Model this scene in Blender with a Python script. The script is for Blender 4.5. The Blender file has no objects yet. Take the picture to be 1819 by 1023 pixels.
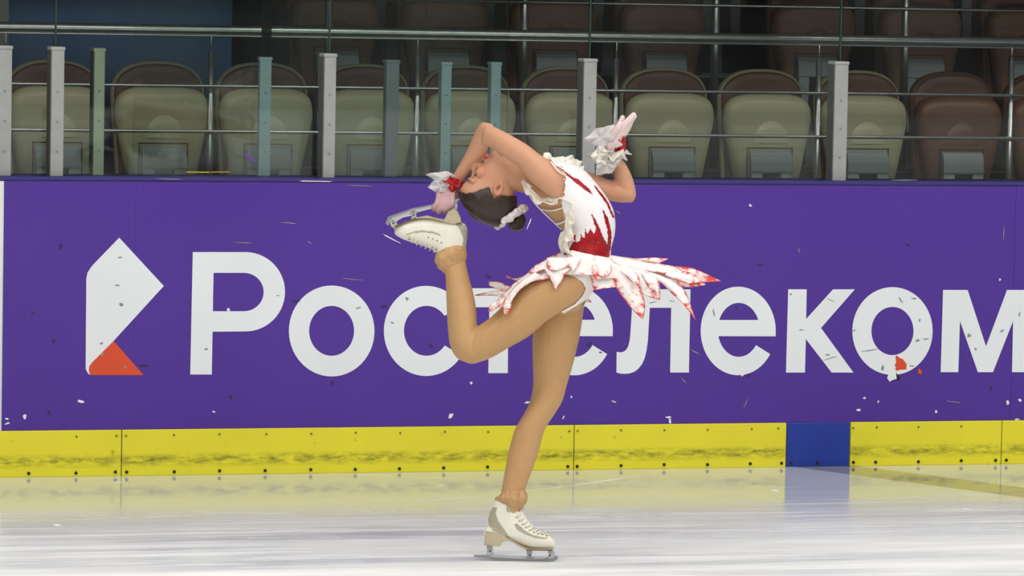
import bpy, bmesh, math, random
import numpy as np
from mathutils import Vector, Matrix, kdtree, noise
from mathutils.geometry import tessellate_polygon

random.seed(7)
SC = bpy.context.scene
COL = SC.collection
W, H = 1819, 1023

# ---------------------------------------------------------------- camera
F_PX = 8026.0
YAW, PIT, ROL = 0.29034, 0.0675254, 0.0187596
CD, CH = 17.774, 2.00894
fw = Vector((math.sin(YAW)*math.cos(PIT), math.cos(YAW)*math.cos(PIT), -math.sin(PIT)))
r0 = Vector((math.cos(YAW), -math.sin(YAW), 0)); u0 = r0.cross(fw)
rt = r0*math.cos(ROL) + u0*math.sin(ROL)
up = -r0*math.sin(ROL) + u0*math.cos(ROL)
CAM = Vector((-CD*math.tan(YAW), -CD, CH))
cd = bpy.data.cameras.new('camera'); cam = bpy.data.objects.new('camera', cd); COL.objects.link(cam)
cd.sensor_width = 36; cd.lens = F_PX*36/W; cd.clip_end = 300
m = Matrix((rt, up, -fw)).transposed().to_4x4(); m.translation = CAM
cam.matrix_world = m
SC.camera = cam

# ---------------------------------------------------------------- light
SC.view_settings.view_transform = 'Standard'
SC.view_settings.look = 'None'
SC.view_settings.gamma = 1
SC.view_settings.use_curve_mapping = False
SC.view_settings.exposure = 0.03
wd = bpy.data.worlds.new('hall'); SC.world = wd; wd.use_nodes = True
wd.node_tree.nodes['Background'].inputs[0].default_value = (0.80, 0.86, 0.92, 1)
wd.node_tree.nodes['Background'].inputs[1].default_value = 0.065
def ceiling_lamp(x, y, z, sx, sy, power, col=(1, 0.97, 0.92)):
    l = bpy.data.lights.new('rink_lamp', 'AREA'); l.shape = 'RECTANGLE'; l.size = sx; l.size_y = sy
    l.energy = power; l.color = col
    o = bpy.data.objects.new('rink_lamp', l); COL.objects.link(o); o.location = (x, y, z)
    return o
for yy, pw in ((-2.6, 80), (-6.0, 140), (-10.5, 165), (-15.5, 150), (-22.0, 150), (-27.0, 150)):
    for xx in (-10, -5, 0, 5, 10):
        ceiling_lamp(xx, yy, 8.0, 2.6, 0.7, pw)

# ---------------------------------------------------------------- projection helpers
def ray(px, py):
    return fw + rt*((px-W/2)/F_PX) - up*((py-H/2)/F_PX)
def onY(px, py, Y):
    d = ray(px, py); return CAM + d*((Y-CAM.y)/d.y)
def onZ(px, py, Z):
    d = ray(px, py); return CAM + d*((Z-CAM.z)/d.z)
FOOT = onZ(952, 1000, 0.0)
D0 = (FOOT-CAM).dot(fw)
S = D0/F_PX                                   # metres for one pixel at the skater
def P(px, py, w=0.0):                         # w: metres from the skater's mid plane towards the viewer
    return CAM + ray(px, py)*(D0-w)
def unP(v):
    q = v-CAM; d = q.dot(fw)
    return (W/2 + F_PX*q.dot(rt)/d, H/2 - F_PX*q.dot(up)/d, D0-d)

# ---------------------------------------------------------------- materials
def srgb(r, g, b):
    f = lambda c: (c/255/12.92) if c/255 <= 0.04045 else ((c/255+0.055)/1.055)**2.4
    return (f(r), f(g), f(b), 1)
MATS = {}
def mat(name, col, rough=0.5, metal=0.0, var=0.0, scale=8.0, bump=0.0, attr=None, spec=0.5, trans=0.0, coat=0.0, sheen=0.0, alpha=1.0):
    if name in MATS: return MATS[name]
    mt = bpy.data.materials.new(name); mt.use_nodes = True
    nt = mt.node_tree; b = nt.nodes['Principled BSDF']
    b.inputs['Roughness'].default_value = rough; b.inputs['Metallic'].default_value = metal
    b.inputs['Base Color'].default_value = col; b.inputs['Specular IOR Level'].default_value = spec
    b.inputs['Coat Weight'].default_value = coat; b.inputs['Sheen Weight'].default_value = sheen
    b.inputs['Alpha'].default_value = alpha
    src = None
    if attr:
        a = nt.nodes.new('ShaderNodeAttribute'); a.attribute_name = attr; src = a.outputs['Color']
    if var or bump:
        tc = nt.nodes.new('ShaderNodeTexCoord'); n = nt.nodes.new('ShaderNodeTexNoise')
        n.inputs['Scale'].default_value = scale; n.inputs['Detail'].default_value = 5
        nt.links.new(tc.outputs['Object'], n.inputs['Vector'])
    if var:
        mr = nt.nodes.new('ShaderNodeMapRange'); mr.inputs['From Min'].default_value = 0.3; mr.inputs['From Max'].default_value = 0.7
        mr.inputs['To Min'].default_value = 1-var; mr.inputs['To Max'].default_value = 1+var*0.4
        nt.links.new(n.outputs['Fac'], mr.inputs['Value'])
        mx = nt.nodes.new('ShaderNodeMix'); mx.data_type = 'RGBA'; mx.blend_type = 'MULTIPLY'; mx.inputs['Factor'].default_value = 1
        if src: nt.links.new(src, mx.inputs['A'])
        else: mx.inputs['A'].default_value = col
        nt.links.new(mr.outputs['Result'], mx.inputs['B']); src = mx.outputs['Result']
    if src: nt.links.new(src, b.inputs['Base Color'])
    if bump:
        bp = nt.nodes.new('ShaderNodeBump'); bp.inputs['Strength'].default_value = bump; bp.inputs['Distance'].default_value = 0.01
        nt.links.new(n.outputs['Fac'], bp.inputs['Height']); nt.links.new(bp.outputs['Normal'], b.inputs['Normal'])
    if trans:
        tr = nt.nodes.new('ShaderNodeBsdfTranslucent'); ms = nt.nodes.new('ShaderNodeMixShader'); ms.inputs[0].default_value = trans
        if src: nt.links.new(src, tr.inputs['Color'])
        else: tr.inputs['Color'].default_value = col
        out = nt.nodes['Material Output']
        nt.links.new(b.outputs[0], ms.inputs[1]); nt.links.new(tr.outputs[0], ms.inputs[2]); nt.links.new(ms.outputs[0], out.inputs[0])
    MATS[name] = mt; return mt

M_purple = mat('purple_film', srgb(78, 46, 148), 0.32, var=0.07, scale=1.2, spec=0.4)
M_white = mat('white_film', srgb(228, 233, 236), 0.35, var=0.04, scale=3)
M_orange = mat('orange_film', srgb(214, 74, 36), 0.4, var=0.05)
M_panel = mat('white_plastic', srgb(228, 230, 228), 0.4, var=0.05)
M_cap = mat('blue_cap', srgb(44, 36, 112), 0.6, var=0.08)
M_scuff = mat('dark_scuff', srgb(48, 34, 70), 0.6, var=0.1)
M_gscuff = mat('grey_scuff', srgb(140, 144, 146), 0.6, var=0.2, scale=60)
M_bolt2 = mat('dull_bolt', srgb(116, 108, 40), 0.6, var=0.2)
M_bolt = mat('black_bolt', srgb(26, 22, 14), 0.5, var=0.1)
M_bluekick = mat('blue_kick', srgb(26, 54, 150), 0.4, var=0.12, scale=9)
M_alu = mat('grey_aluminium', srgb(158, 160, 158), 0.55, 0.1, var=0.12, scale=14)
M_alu_dark = mat('dark_aluminium', srgb(126, 138, 144), 0.5, 0.0, var=0.12, scale=14)
M_alu_green = mat('green_tinted_aluminium', srgb(186, 200, 168), 0.5, 0.0, var=0.12, scale=14)
M_teal = mat('teal_glass_edge', srgb(156, 188, 190), 0.3, 0.0, var=0.15, scale=10)
M_steel = mat('brushed_steel', (0.55, 0.56, 0.55, 1), 0.28, 0.9, var=0.1, scale=20)
M_cream = mat('cream_plastic', srgb(166, 162, 130), 0.45, var=0.07, scale=6)
M_creamlite = mat('cream_plastic_dome', srgb(178, 174, 140), 0.4, var=0.05, scale=6)
M_brown = mat('brown_plastic', srgb(104, 68, 50), 0.45, var=0.10, scale=7)
M_brown2 = mat('dark_brown_plastic', srgb(122, 86, 66), 0.45, var=0.12, scale=7)
M_bracket = mat('grey_bracket', srgb(150, 160, 162), 0.45, 0.0, var=0.1, scale=12)
M_dark = mat('dark_void', srgb(20, 20, 20), 0.7)
M_conc = mat('dark_concrete', srgb(58, 60, 60), 0.85, var=0.2, scale=5, bump=0.2)
M_nose = mat('step_edge', srgb(150, 155, 150), 0.6, var=0.1)
M_bluewall = mat('blue_wall', srgb(40, 84, 130), 0.6, var=0.1, scale=3)
M_column = mat('grey_column', srgb(120, 120, 112), 0.7, var=0.1, scale=3)

def yellow_kick():
    mt = mat('yellow_kick', srgb(226, 216, 44), 0.35, var=0.05, scale=4)
    nt = mt.node_tree; b = nt.nodes['Principled BSDF']; N = nt.nodes.new; L = nt.links.new
    src = b.inputs['Base Color'].links[0].from_socket
    g = N('ShaderNodeNewGeometry'); sp = N('ShaderNodeSeparateXYZ'); L(g.outputs['Position'], sp.inputs[0])
    mp = N('ShaderNodeMapping'); mp.inputs['Scale'].default_value = (9, 9, 30); L(g.outputs['Position'], mp.inputs[0])
    n = N('ShaderNodeTexNoise'); n.inputs['Scale'].default_value = 1.6; n.inputs['Detail'].default_value = 8; n.inputs['Roughness'].default_value = 0.7; L(mp.outputs[0], n.inputs['Vector'])
    # rubbed band of puck and skate marks about 6 cm above the ice
    dd = N('ShaderNodeMath'); dd.operation = 'SUBTRACT'; dd.inputs[1].default_value = 0.062; L(sp.outputs['Z'], dd.inputs[0])
    ab = N('ShaderNodeMath'); ab.operation = 'ABSOLUTE'; L(dd.outputs[0], ab.inputs[0])
    mr = N('ShaderNodeMapRange'); mr.inputs['From Min'].default_value = 0.006; mr.inputs['From Max'].default_value = 0.032; mr.inputs['To Min'].default_value = 1; mr.inputs['To Max'].default_value = 0
    L(ab.outputs[0], mr.inputs['Value'])
    nr = N('ShaderNodeMapRange'); nr.inputs['From Min'].default_value = 0.40; nr.inputs['From Max'].default_value = 0.66; L(n.outputs['Fac'], nr.inputs['Value'])
    mu = N('ShaderNodeMath'); mu.operation = 'MULTIPLY'; L(mr.outputs[0], mu.inputs[0]); L(nr.outputs[0], mu.inputs[1])
    # sparse scratches everywhere
    n2 = N('ShaderNodeTexNoise'); n2.inputs['Scale'].default_value = 26; n2.inputs['Detail'].default_value = 4; L(g.outputs['Position'], n2.inputs['Vector'])
    n2r = N('ShaderNodeMapRange'); n2r.inputs['From Min'].default_value = 0.68; n2r.inputs['From Max'].default_value = 0.78; n2r.inputs['To Max'].default_value = 0.5; L(n2.outputs['Fac'], n2r.inputs['Value'])
    ad = N('ShaderNodeMath'); ad.operation = 'MAXIMUM'; L(mu.outputs[0], ad.inputs[0]); L(n2r.outputs[0], ad.inputs[1])
    sc = N('ShaderNodeMath'); sc.operation = 'MULTIPLY'; sc.inputs[1].default_value = 0.95; L(ad.outputs[0], sc.inputs[0])
    mx = N('ShaderNodeMix'); mx.data_type = 'RGBA'; L(sc.outputs[0], mx.inputs['Factor']); L(src, mx.inputs['A']); mx.inputs['B'].default_value = srgb(110, 108, 30)
    L(mx.outputs['Result'], b.inputs['Base Color'])
    return mt
M_yellow = yellow_kick()

def glass_mat(name, tint, refl=1.0):
    mt = bpy.data.materials.new(name); mt.use_nodes = True; nt = mt.node_tree; N = nt.nodes.new; L = nt.links.new
    nt.nodes.remove(nt.nodes['Principled BSDF'])
    t = N('ShaderNodeBsdfTransparent'); t.inputs[0].default_value = tint
    g = N('ShaderNodeBsdfGlossy'); g.inputs['Roughness'].default_value = 0.02
    d = N('ShaderNodeBsdfDiffuse'); d.inputs[0].default_value = (0.6, 0.65, 0.62, 1)
    fr = N('ShaderNodeFresnel'); fr.inputs[0].default_value = 1.45
    n = N('ShaderNodeTexNoise'); n.inputs['Scale'].default_value = 2.0; n.inputs['Detail'].default_value = 6
    mr = N('ShaderNodeMapRange'); mr.inputs['From Min'].default_value = 0.35; mr.inputs['From Max'].default_value = 0.8; mr.inputs['To Max'].default_value = 0.03; L(n.outputs['Fac'], mr.inputs['Value'])
    m0 = N('ShaderNodeMixShader'); L(mr.outputs[0], m0.inputs[0]); L(t.outputs[0], m0.inputs[1]); L(d.outputs[0], m0.inputs[2])
    m1 = N('ShaderNodeMixShader'); L(fr.outputs[0], m1.inputs[0]); L(m0.outputs[0], m1.inputs[1]); L(g.outputs[0], m1.inputs[2])
    L(m1.outputs[0], nt.nodes['Material Output'].inputs[0]); return mt
M_glass = glass_mat('rink_glass', (0.93, 0.96, 0.945, 1))

# ---------------------------------------------------------------- mesh helpers
ORG = {}
def tagp(o, label=None, cat=None, group=None, kind=None):
    if label: o['label'] = label
    if cat: o['category'] = cat
    if group: o['group'] = group
    if kind: o['kind'] = kind
    return o
def empty(name, loc):
    o = bpy.data.objects.new(name, None); COL.objects.link(o); o.location = loc; o.empty_display_size = 0.1
    ORG[o.name] = Vector(loc); return o
def mk(name, vs, fs, mt, parent=None, smooth=False, origin=None, mats=None, cols=None, uvs=None):
    if parent is not None: org = ORG[parent.name]
    else:
        if origin is None:
            xs = [v[0] for v in vs]; ys = [v[1] for v in vs]; zs = [v[2] for v in vs]
            origin = ((min(xs)+max(xs))/2, (min(ys)+max(ys))/2, min(zs))
        org = Vector(origin)
    me = bpy.data.meshes.new(name)
    me.from_pydata([tuple(Vector(v)-org) for v in vs], [], fs)
    o = bpy.data.objects.new(name, me); COL.objects.link(o)
    if mats:
        for q in mats[0]: me.materials.append(q)
        me.polygons.foreach_set('material_index', mats[1])
    elif mt: me.materials.append(mt)
    if cols is not None:
        a = me.color_attributes.new('Col', 'FLOAT_COLOR', 'POINT')
        a.data.foreach_set('color', [c for q in cols for c in (q[0], q[1], q[2], 1.0)])
    if smooth: me.polygons.foreach_set('use_smooth', [True]*len(me.polygons))
    me.update()
    if parent is not None: o.parent = parent
    else: o.location = org
    ORG[o.name] = org
    return o
class MB:
    def __init__(s): s.v = []; s.f = []
    def add(s, vs, fs):
        n = len(s.v); s.v += [Vector(v) for v in vs]; s.f += [tuple(i+n for i in f) for f in fs]; return s
    def box(s, x0, x1, y0, y1, z0, z1):
        vs = [(x, y, z) for z in (z0, z1) for y in (y0, y1) for x in (x0, x1)]
        return s.add(vs, [(0, 2, 3, 1), (4, 5, 7, 6), (0, 1, 5, 4), (2, 6, 7, 3), (0, 4, 6, 2), (1, 3, 7, 5)])
    def cyl(s, a, b, r, n=12, r2=None):
        a = Vector(a); b = Vector(b); r2 = r if r2 is None else r2
        d = (b-a).normalized(); e = d.orthogonal().normalized(); g = d.cross(e)
        vs = []
        for c, rr in ((a, r), (b, r2)):
            for i in range(n):
                t = 2*math.pi*i/n; vs.append(c + e*(rr*math.cos(t)) + g*(rr*math.sin(t)))
        fs = [(i, (i+1) % n, n+(i+1) % n, n+i) for i in range(n)] + [tuple(range(n-1, -1, -1)), tuple(range(n, 2*n))]
        return s.add(vs, fs)
    def prism(s, front, back):
        """closed outline given twice (front / back loops of 3D points), triangulated caps"""
        n = len(front); t = tessellate_polygon([[Vector(p) for p in front]])
        fs = [tuple(q) for q in t] + [tuple(n+i for i in reversed(q)) for q in t]
        fs += [(i, (i+1) % n, n+(i+1) % n, n+i) for i in range(n)]
        return s.add(list(front)+list(back), fs)
    def build(s, name, mt, parent=None, smooth=False, origin=None): return mk(name, s.v, s.f, mt, parent, smooth, origin)
def bevel(o, w=0.004, seg=2):
    m = o.modifiers.new('bevel', 'BEVEL'); m.width = w; m.segments = seg; m.limit_method = 'ANGLE'; m.angle_limit = 0.7; return o

# ================================================================ ICE
def ice_mat():
    mt = bpy.data.materials.new('ice'); mt.use_nodes = True; nt = mt.node_tree; N = nt.nodes.new; L = nt.links.new
    b = nt.nodes['Principled BSDF']
    g = N('ShaderNodeNewGeometry')
    def streak(sx, sy, rot, lo, hi, sc=1.0, det=6):
        mp = N('ShaderNodeMapping'); mp.inputs['Scale'].default_value = (sx, sy, 1); mp.inputs['Rotation'].default_value = (0, 0, rot); L(g.outputs['Position'], mp.inputs[0])
        n = N('ShaderNodeTexNoise'); n.inputs['Scale'].default_value = sc; n.inputs['Detail'].default_value = det; n.inputs['Roughness'].default_value = 0.62; L(mp.outputs[0], n.inputs['Vector'])
        r = N('ShaderNodeMapRange'); r.inputs['From Min'].default_value = lo; r.inputs['From Max'].default_value = hi; L(n.outputs['Fac'], r.inputs['Value']); return r.outputs[0]
    def math_(op, a, b_):
        q = N('ShaderNodeMath'); q.operation = op
        for i, k in enumerate((a, b_)):
            if k is None: continue
            if isinstance(k, (int, float)): q.inputs[i].default_value = k
            else: L(k, q.inputs[i])
        return q.outputs[0]
    sp = N('ShaderNodeSeparateXYZ'); L(g.outputs['Position'], sp.inputs[0])
    X, Y = sp.outputs['X'], sp.outputs['Y']
    # worn, snowy ice in the open; fresher glassy ice along the boards
    wear = N('ShaderNodeMapRange'); wear.inputs['From Min'].default_value = -0.8; wear.inputs['From Max'].default_value = -2.75; L(Y, wear.inputs['Value'])
    wearw = streak(0.35, 2.2, -0.2, 0.33, 0.68, 1.0)
    wearm = math_('MULTIPLY', wear.outputs[0], math_('ADD', math_('MULTIPLY', wearw, 1.0), 0.22))
    s1 = streak(0.5, 7.0, -0.28, 0.50, 0.62, 1.0)
    s2 = streak(1.0, 26.0, -0.24, 0.52, 0.62, 1.0)
    s3 = streak(0.8, 12.0, -0.40, 0.56, 0.66, 1.0)
    snow = math_('MAXIMUM', math_('MAXIMUM', math_('MULTIPLY', s1, 0.85), s2), math_('MULTIPLY', s3, 0.8))
    snow = math_('MULTIPLY', snow, math_('MULTIPLY', math_('POWER', wear.outputs[0], 0.6), 0.95))
    # skate cuts: thin arcs
    for cx, cy, R, wd_ in ((-2.6, 3.1, 4.55, 0.02), (1.5, 8.0, 9.75, 0.022), (-1.0, 14.0, 15.3, 0.02), (4.5, -9.0, 7.6, 0.03), (-4.0, -12.0, 10.35, 0.03), (0.5, 20.0, 22.15, 0.03), (-2.0, -10.5, 8.25, 0.035), (2.4, 5.2, 6.1, 0.012), (-1.35, 1.2, 2.55, 0.30)):
        dx = math_('SUBTRACT', X, cx); dy = math_('SUBTRACT', Y, cy)
        d = math_('SQRT', math_('ADD', math_('MULTIPLY', dx, dx), math_('MULTIPLY', dy, dy)), None)
        d = math_('ABSOLUTE', math_('SUBTRACT', d, R), None)
        r = N('ShaderNodeMapRange'); r.inputs['From Min'].default_value = wd_*0.3; r.inputs['From Max'].default_value = wd_; r.inputs['To Min'].default_value = 0.75 if wd_ < 0.1 else 0.28; r.inputs['To Max'].default_value = 0; L(d, r.inputs['Value'])
        br = streak(1.3, 1.3, cx, 0.42, 0.66, 1.3, 5)
        snow = math_('MAXIMUM', snow, math_('MULTIPLY', r.outputs[0], br))
    # snow crumbs
    vo = N('ShaderNodeTexVoronoi'); vo.inputs['Scale'].default_value = 5.0
    mp = N('ShaderNodeMapping'); mp.inputs['Scale'].default_value = (1.0, 0.5, 1); L(g.outputs['Position'], mp.inputs[0]); L(mp.outputs[0], vo.inputs['Vector'])
    cr = N('ShaderNodeMapRange'); cr.inputs['From Min'].default_value = 0.05; cr.inputs['From Max'].default_value = 0.10; cr.inputs['To Min'].default_value = 1; cr.inputs['To Max'].default_value = 0; L(vo.outputs['Distance'], cr.inputs['Value'])
    cm = streak(1.5, 1.5, 0.0, 0.52, 0.6, 1.0, 2)
    snow = math_('MAXIMUM', snow, math_('MULTIPLY', cr.outputs[0], cm))
    snow = math_('MINIMUM', math_('MAXIMUM', snow, math_('MULTIPLY', wearm, 0.85)), 1.0)
    # broad band of shade painted into the ice colour, from the blue kick plate
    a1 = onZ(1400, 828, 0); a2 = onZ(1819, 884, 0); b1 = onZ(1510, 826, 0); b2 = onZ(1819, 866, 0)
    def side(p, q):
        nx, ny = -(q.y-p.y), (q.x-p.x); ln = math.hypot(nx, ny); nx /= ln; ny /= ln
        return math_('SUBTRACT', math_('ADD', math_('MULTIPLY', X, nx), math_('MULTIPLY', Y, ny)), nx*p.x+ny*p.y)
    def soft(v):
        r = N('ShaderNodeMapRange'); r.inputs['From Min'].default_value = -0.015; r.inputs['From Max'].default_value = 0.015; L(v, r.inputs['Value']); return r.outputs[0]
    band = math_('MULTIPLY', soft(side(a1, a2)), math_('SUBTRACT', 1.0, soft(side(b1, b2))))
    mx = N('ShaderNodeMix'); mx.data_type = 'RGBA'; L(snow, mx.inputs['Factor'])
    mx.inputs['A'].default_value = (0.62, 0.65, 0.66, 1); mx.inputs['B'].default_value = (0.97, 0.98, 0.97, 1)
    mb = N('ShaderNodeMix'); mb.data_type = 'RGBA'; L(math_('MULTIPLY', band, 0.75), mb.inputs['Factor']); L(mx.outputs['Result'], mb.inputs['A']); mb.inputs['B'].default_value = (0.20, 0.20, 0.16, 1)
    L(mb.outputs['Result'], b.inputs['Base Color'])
    ro = math_('ADD', math_('MULTIPLY', snow, 0.55), 0.045); L(ro, b.inputs['Roughness'])
    b.inputs['IOR'].default_value = 1.42
    si = math_('SUBTRACT', 0.5, math_('MULTIPLY', snow, 0.42)); L(si, b.inputs['Specular IOR Level'])
    return mt
M_ice = ice_mat()
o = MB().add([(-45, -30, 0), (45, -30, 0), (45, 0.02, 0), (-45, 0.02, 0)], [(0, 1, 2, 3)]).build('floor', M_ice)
tagp(o, 'white scratched rink ice reflecting the boards', kind='structure')

# ================================================================ BOARDS
HB = 1.2
XL, XR = -6.5, 7.0
KZ = 0.186
boards = empty('wall_boards', (0, 0.05, 0)); tagp(boards, 'purple and yellow rink boards behind the skater', kind='structure')
seam = [onY(x, 800, 0).x for x in (215, 1018, 1777)]
pl = (seam[2]-seam[0])/2
bx = [seam[0]-2*pl, seam[0]-pl, seam[0], seam[1], seam[2], seam[2]+pl, seam[2]+2*pl]
for i in range(len(bx)-1):
    bevel(MB().box(bx[i]+0.0015, bx[i+1]-0.0015, 0.0, 0.30, 0.0, HB-0.017).build('board_panel', M_panel, boards), 0.002)
cap = MB()
cap.box(bx[0], bx[-1], -0.0003, 0.32, HB-0.016, HB)
bevel(cap.build('cap_rail', M_cap, boards), 0.004)
xb0 = onY(1395, 800, 0).x; xb1 = onY(1508, 800, 0).x
ks = [(bx[0], bx[1], 'y'), (bx[1], bx[2], 'y'), (bx[2], bx[3], 'y'), (bx[3], xb0, 'y'), (xb0, xb1, 'b'), (xb1, bx[4], 'y'), (bx[4], bx[5], 'y')]
kick = empty('baseboard_boards', (0, -0.012, 0)); tagp(kick, 'yellow kick plates with one blue section along the foot of the boards', kind='structure')
# bolts measured along the foot of the boards (pixels) plus the fainter ones along the top
low_px = [51, 135, 205, 225, 309.5, 390, 471, 552, 631, 709.5, 788, 866, 1008.5, 1025, 1103, 1179.5, 1256.5, 1332.5, 1388, 1405, 1452, 1515.5, 1555, 1631, 1707, 1768, 1787]
top_px = [136, 207, 224, 309, 390, 473, 553, 632, 711, 790, 867, 1011, 1026, 1103, 1180, 1257, 1335, 1382, 1515, 1557, 1631, 1707]
for (a, b_, k) in ks:
    mt = M_yellow if k == 'y' else M_bluekick
    y0 = -0.012 if k == 'y' else -0.0115
    o = bevel(MB().box(a+0.002, b_-0.002, y0, 0.0, 0.0, KZ).build('kick_plate', mt, kick), 0.002)
    if k == 'b': o['label'] = 'blue kick plate section'
    elif b_ < 2.5: o['label'] = 'yellow kick plate with rubbed marks'
    for xs, zz, rr, mm in ((low_px, 0.016, 0.0065, M_bolt), (top_px, 0.163, 0.004, M_bolt2)):
        for x in xs:
            q = onY(x, 828 if zz < 0.1 else 770, -0.012)
            if a < q.x < b_:
                z = zz + random.uniform(-0.002, 0.002)
                MB().cyl((q.x, y0+0.001, z), (q.x, y0-0.004, z), rr, 10).build('bolt', mm, o)
# banner
YB = -0.004
bx0 = onY(5.5, 500, YB).x
banner = empty('advertising_banner', ((bx0+5)/2, YB, KZ)); tagp(banner, 'purple advertising banner with white Cyrillic lettering on the rink boards', 'banner')
for (a, b_) in ((bx0, seam[0]+0.045), (seam[0]+0.045, seam[2]+0.04), (seam[2]+0.04, bx[5])):
    MB().box(a+0.0006, b_-0.0006, YB, -0.0005, KZ+0.001, HB-0.017).build('banner_sheet', M_purple, banner)

def flat(name, loops, mt, parent, y, th=0.0012):
    """print / film: pixel outline laid on the board plane"""
    L3 = [[onY(px, py, y) for px, py in lp] for lp in loops]
    flatv = [p for lp in L3 for p in lp]; tri = tessellate_polygon(L3)
    n = len(flatv); back = [Vector((p.x, y+th, p.z)) for p in flatv]
    fs = []
    for t in tri:
        a, b_, c = (flatv[i] for i in t)
        nrm = (b_-a).cross(c-a)
        t = tuple(t) if nrm.y < 0 else tuple(reversed(t))
        fs.append(t); fs.append(tuple(n+i for i in reversed(t)))
    s = 0
    for lp in L3:
        k = len(lp)
        for i in range(k): fs.append((s+i, s+(i+1) % k, n+s+(i+1) % k, n+s+i))
        s += k
    return mk(name, flatv+back, fs, mt, parent)
def arc(cx, cy, rx, ry, t0, t1, n=28):   # degrees, image axes (y down): 0 = right, 90 = down
    return [(cx+rx*math.cos(math.radians(t0+(t1-t0)*i/n)), cy+ry*math.sin(math.radians(t0+(t1-t0)*i/n))) for i in range(n+1)]
def crop(ox, oy, s): return lambda pts: [(ox+x/s, oy+y/s) for x, y in pts]
c1 = crop(320, 420, 3.789); c2 = crop(670, 480, 4.872); c3 = crop(1000, 480, 4.872); c4 = crop(1230, 490, 5.113); c5 = crop(1500, 490, 5.116); ce = crop(0, 290, 1.794)
YL = YB-0.0016
letters = []
letters.append([c1([(85, 105)] + arc(440, 372, 266, 267, -90, 90) + [(218, 641), (213, 929), (68, 929)]),
                c1([(225, 245)] + arc(430, 374, 132, 129, -90, 90) + [(220, 503)])])
letters.append([c1(arc(1020, 636, 288, 306, 0, 360, 56)[:-1]), c1(arc(1019.5, 635, 151.5, 168, 0, 360, 48)[:-1])])
letters.append([c2(arc(424, 525, 366, 390, 33, 327, 56) + arc(427, 524, 195, 216, 323, 36, 48))])
letters.append([[(823, 512), (949, 512), (948, 545.7), (903.3, 545.7), (902, 662.7), (867.5, 662.7), (869.3, 545.7), (823, 545.7)]])
E_out = arc(416, 500, 341, 402, 7, -328.5, 60)
E_in = arc(421, 490, 190, 245, 34.5, 166.5, 30)
E_hole = arc(421, 490, 190, 245, 201.5, 338.5, 30)
letters.append([[(1020+(x-416)/5.113*1.03, 587.6+(y-500)/5.113*1.005) for x, y in lp] for lp in (E_out+E_in, E_hole)])
letters.append([c3([(603, 165), (597, 340), (583, 560), (577, 610), (566, 655), (548, 688), (525, 705), (500, 711), (465, 705), (463, 885), (490, 893), (530, 897), (575, 893), (615, 880), (650, 855), (685, 812), (708, 760), (724, 690), (735, 610), (752, 325), (937, 325), (928, 885), (1090, 885), (1104, 165)])])
letters.append([c4(E_out+E_in), c4(E_hole)])
letters.append([c4([(870, 122), (1038, 122), (1033, 392), (1278, 122), (1475, 122), (1168, 473), (1463, 878), (1265, 878), (1030, 573), (1022, 878), (850, 878)])])
letters.append([c5(arc(437, 501, 365, 399, 0, 360, 56)[:-1]), c5(arc(436.5, 501, 191.5, 219, 0, 360, 48)[:-1])])
letters.append([c5([(897, 128), (1120, 128), (1287, 640), (1478, 128), (1720, 128), (1700, 875), (1523, 875), (1533, 410), (1350, 875), (1213, 875), (1050, 410), (1035, 875), (875, 875)])])
for lp in letters: flat('letter', lp, M_white, banner, YL)
flat('emblem_fold', [ce([(380, 237), (522, 391), (362, 566), (292, 636), (284, 648), (283, 662), (292, 674), (281, 671), (273, 655), (275, 368), (279, 348), (295, 325)])], M_white, banner, YL)
flat('emblem_corner', [ce([(362, 566), (458, 675), (296, 675), (286, 670), (283, 660), (284, 649), (292, 636)])], M_orange, banner, YL)
# torn film and chips
flat('torn_patch', [c5([(465, 728), (480, 726), (505, 748), (530, 755), (565, 800), (563, 850), (510, 852), (470, 862), (462, 840), (468, 825), (455, 812), (470, 790)])], M_orange, banner, YL-0.0008)
flat('torn_patch', [c5([(400, 895), (440, 880), (470, 890), (475, 935), (440, 945), (410, 962), (400, 945), (388, 930)])], M_white, banner, YL-0.0010)
flat('torn_patch', [c5([(468, 880), (490, 900), (510, 930), (500, 950), (480, 945)])], M_bolt, banner, YL-0.0011)
flat('torn_patch', [c5([(668, 850), (685, 843), (706, 870), (700, 893), (668, 888)])], M_orange, banner, YL-0.0008)
def chip(px, py, rx, ry, mt, seed, ang=0.0, dy=0.0004):
    rr = random.Random(seed); k = 9; pts = []
    for i in range(k):
        t = 2*math.pi*i/k; s = rr.uniform(0.45, 1.15); x = rx*s*math.cos(t); y = ry*s*math.sin(t)
        pts.append((px+x*math.cos(ang)-y*math.sin(ang), py+x*math.sin(ang)+y*math.cos(ang)))
    flat('paint_chip', [pts], mt, banner, YL-dy, 0.0010)
chips = [(143, 713, 7, 3.5, 0.1), (44, 740, 5, 4.5, 0.6), (12, 744, 3, 2.5, 0), (13, 752, 7, 2, -0.2), (837, 681, 3.4, 3, 0), (801, 738, 3.4, 6, 0.5), (936, 715, 6, 2.2, -0.3),
         (1188, 741, 8, 3, 0), (1190, 748, 3, 6, 0), (1333, 365, 4, 2.6, 0.6), (1319, 665, 3, 5, 0.5), (1525, 728, 5, 2.5, 0), (1535, 707, 4, 2, 0), (1560, 713, 2, 3, 0), (1663, 731, 3, 3, 0),
         (1776, 497, 2, 3, 0), (406, 550, 4, 4, 0.3), (380, 731, 3, 2, 0), (1015, 705, 2, 3, 0), (1001, 741, 1.3, 5, 0.6), (1790, 715, 3, 4, 0), (1812, 711, 4, 3, 0), (1806, 745, 5, 2, 0), (1090, 713, 5, 1.5, 0.3)]
for i, (x, y, a, b_, an) in enumerate(chips): chip(x, y, a, b_, M_white, i, an)
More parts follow.
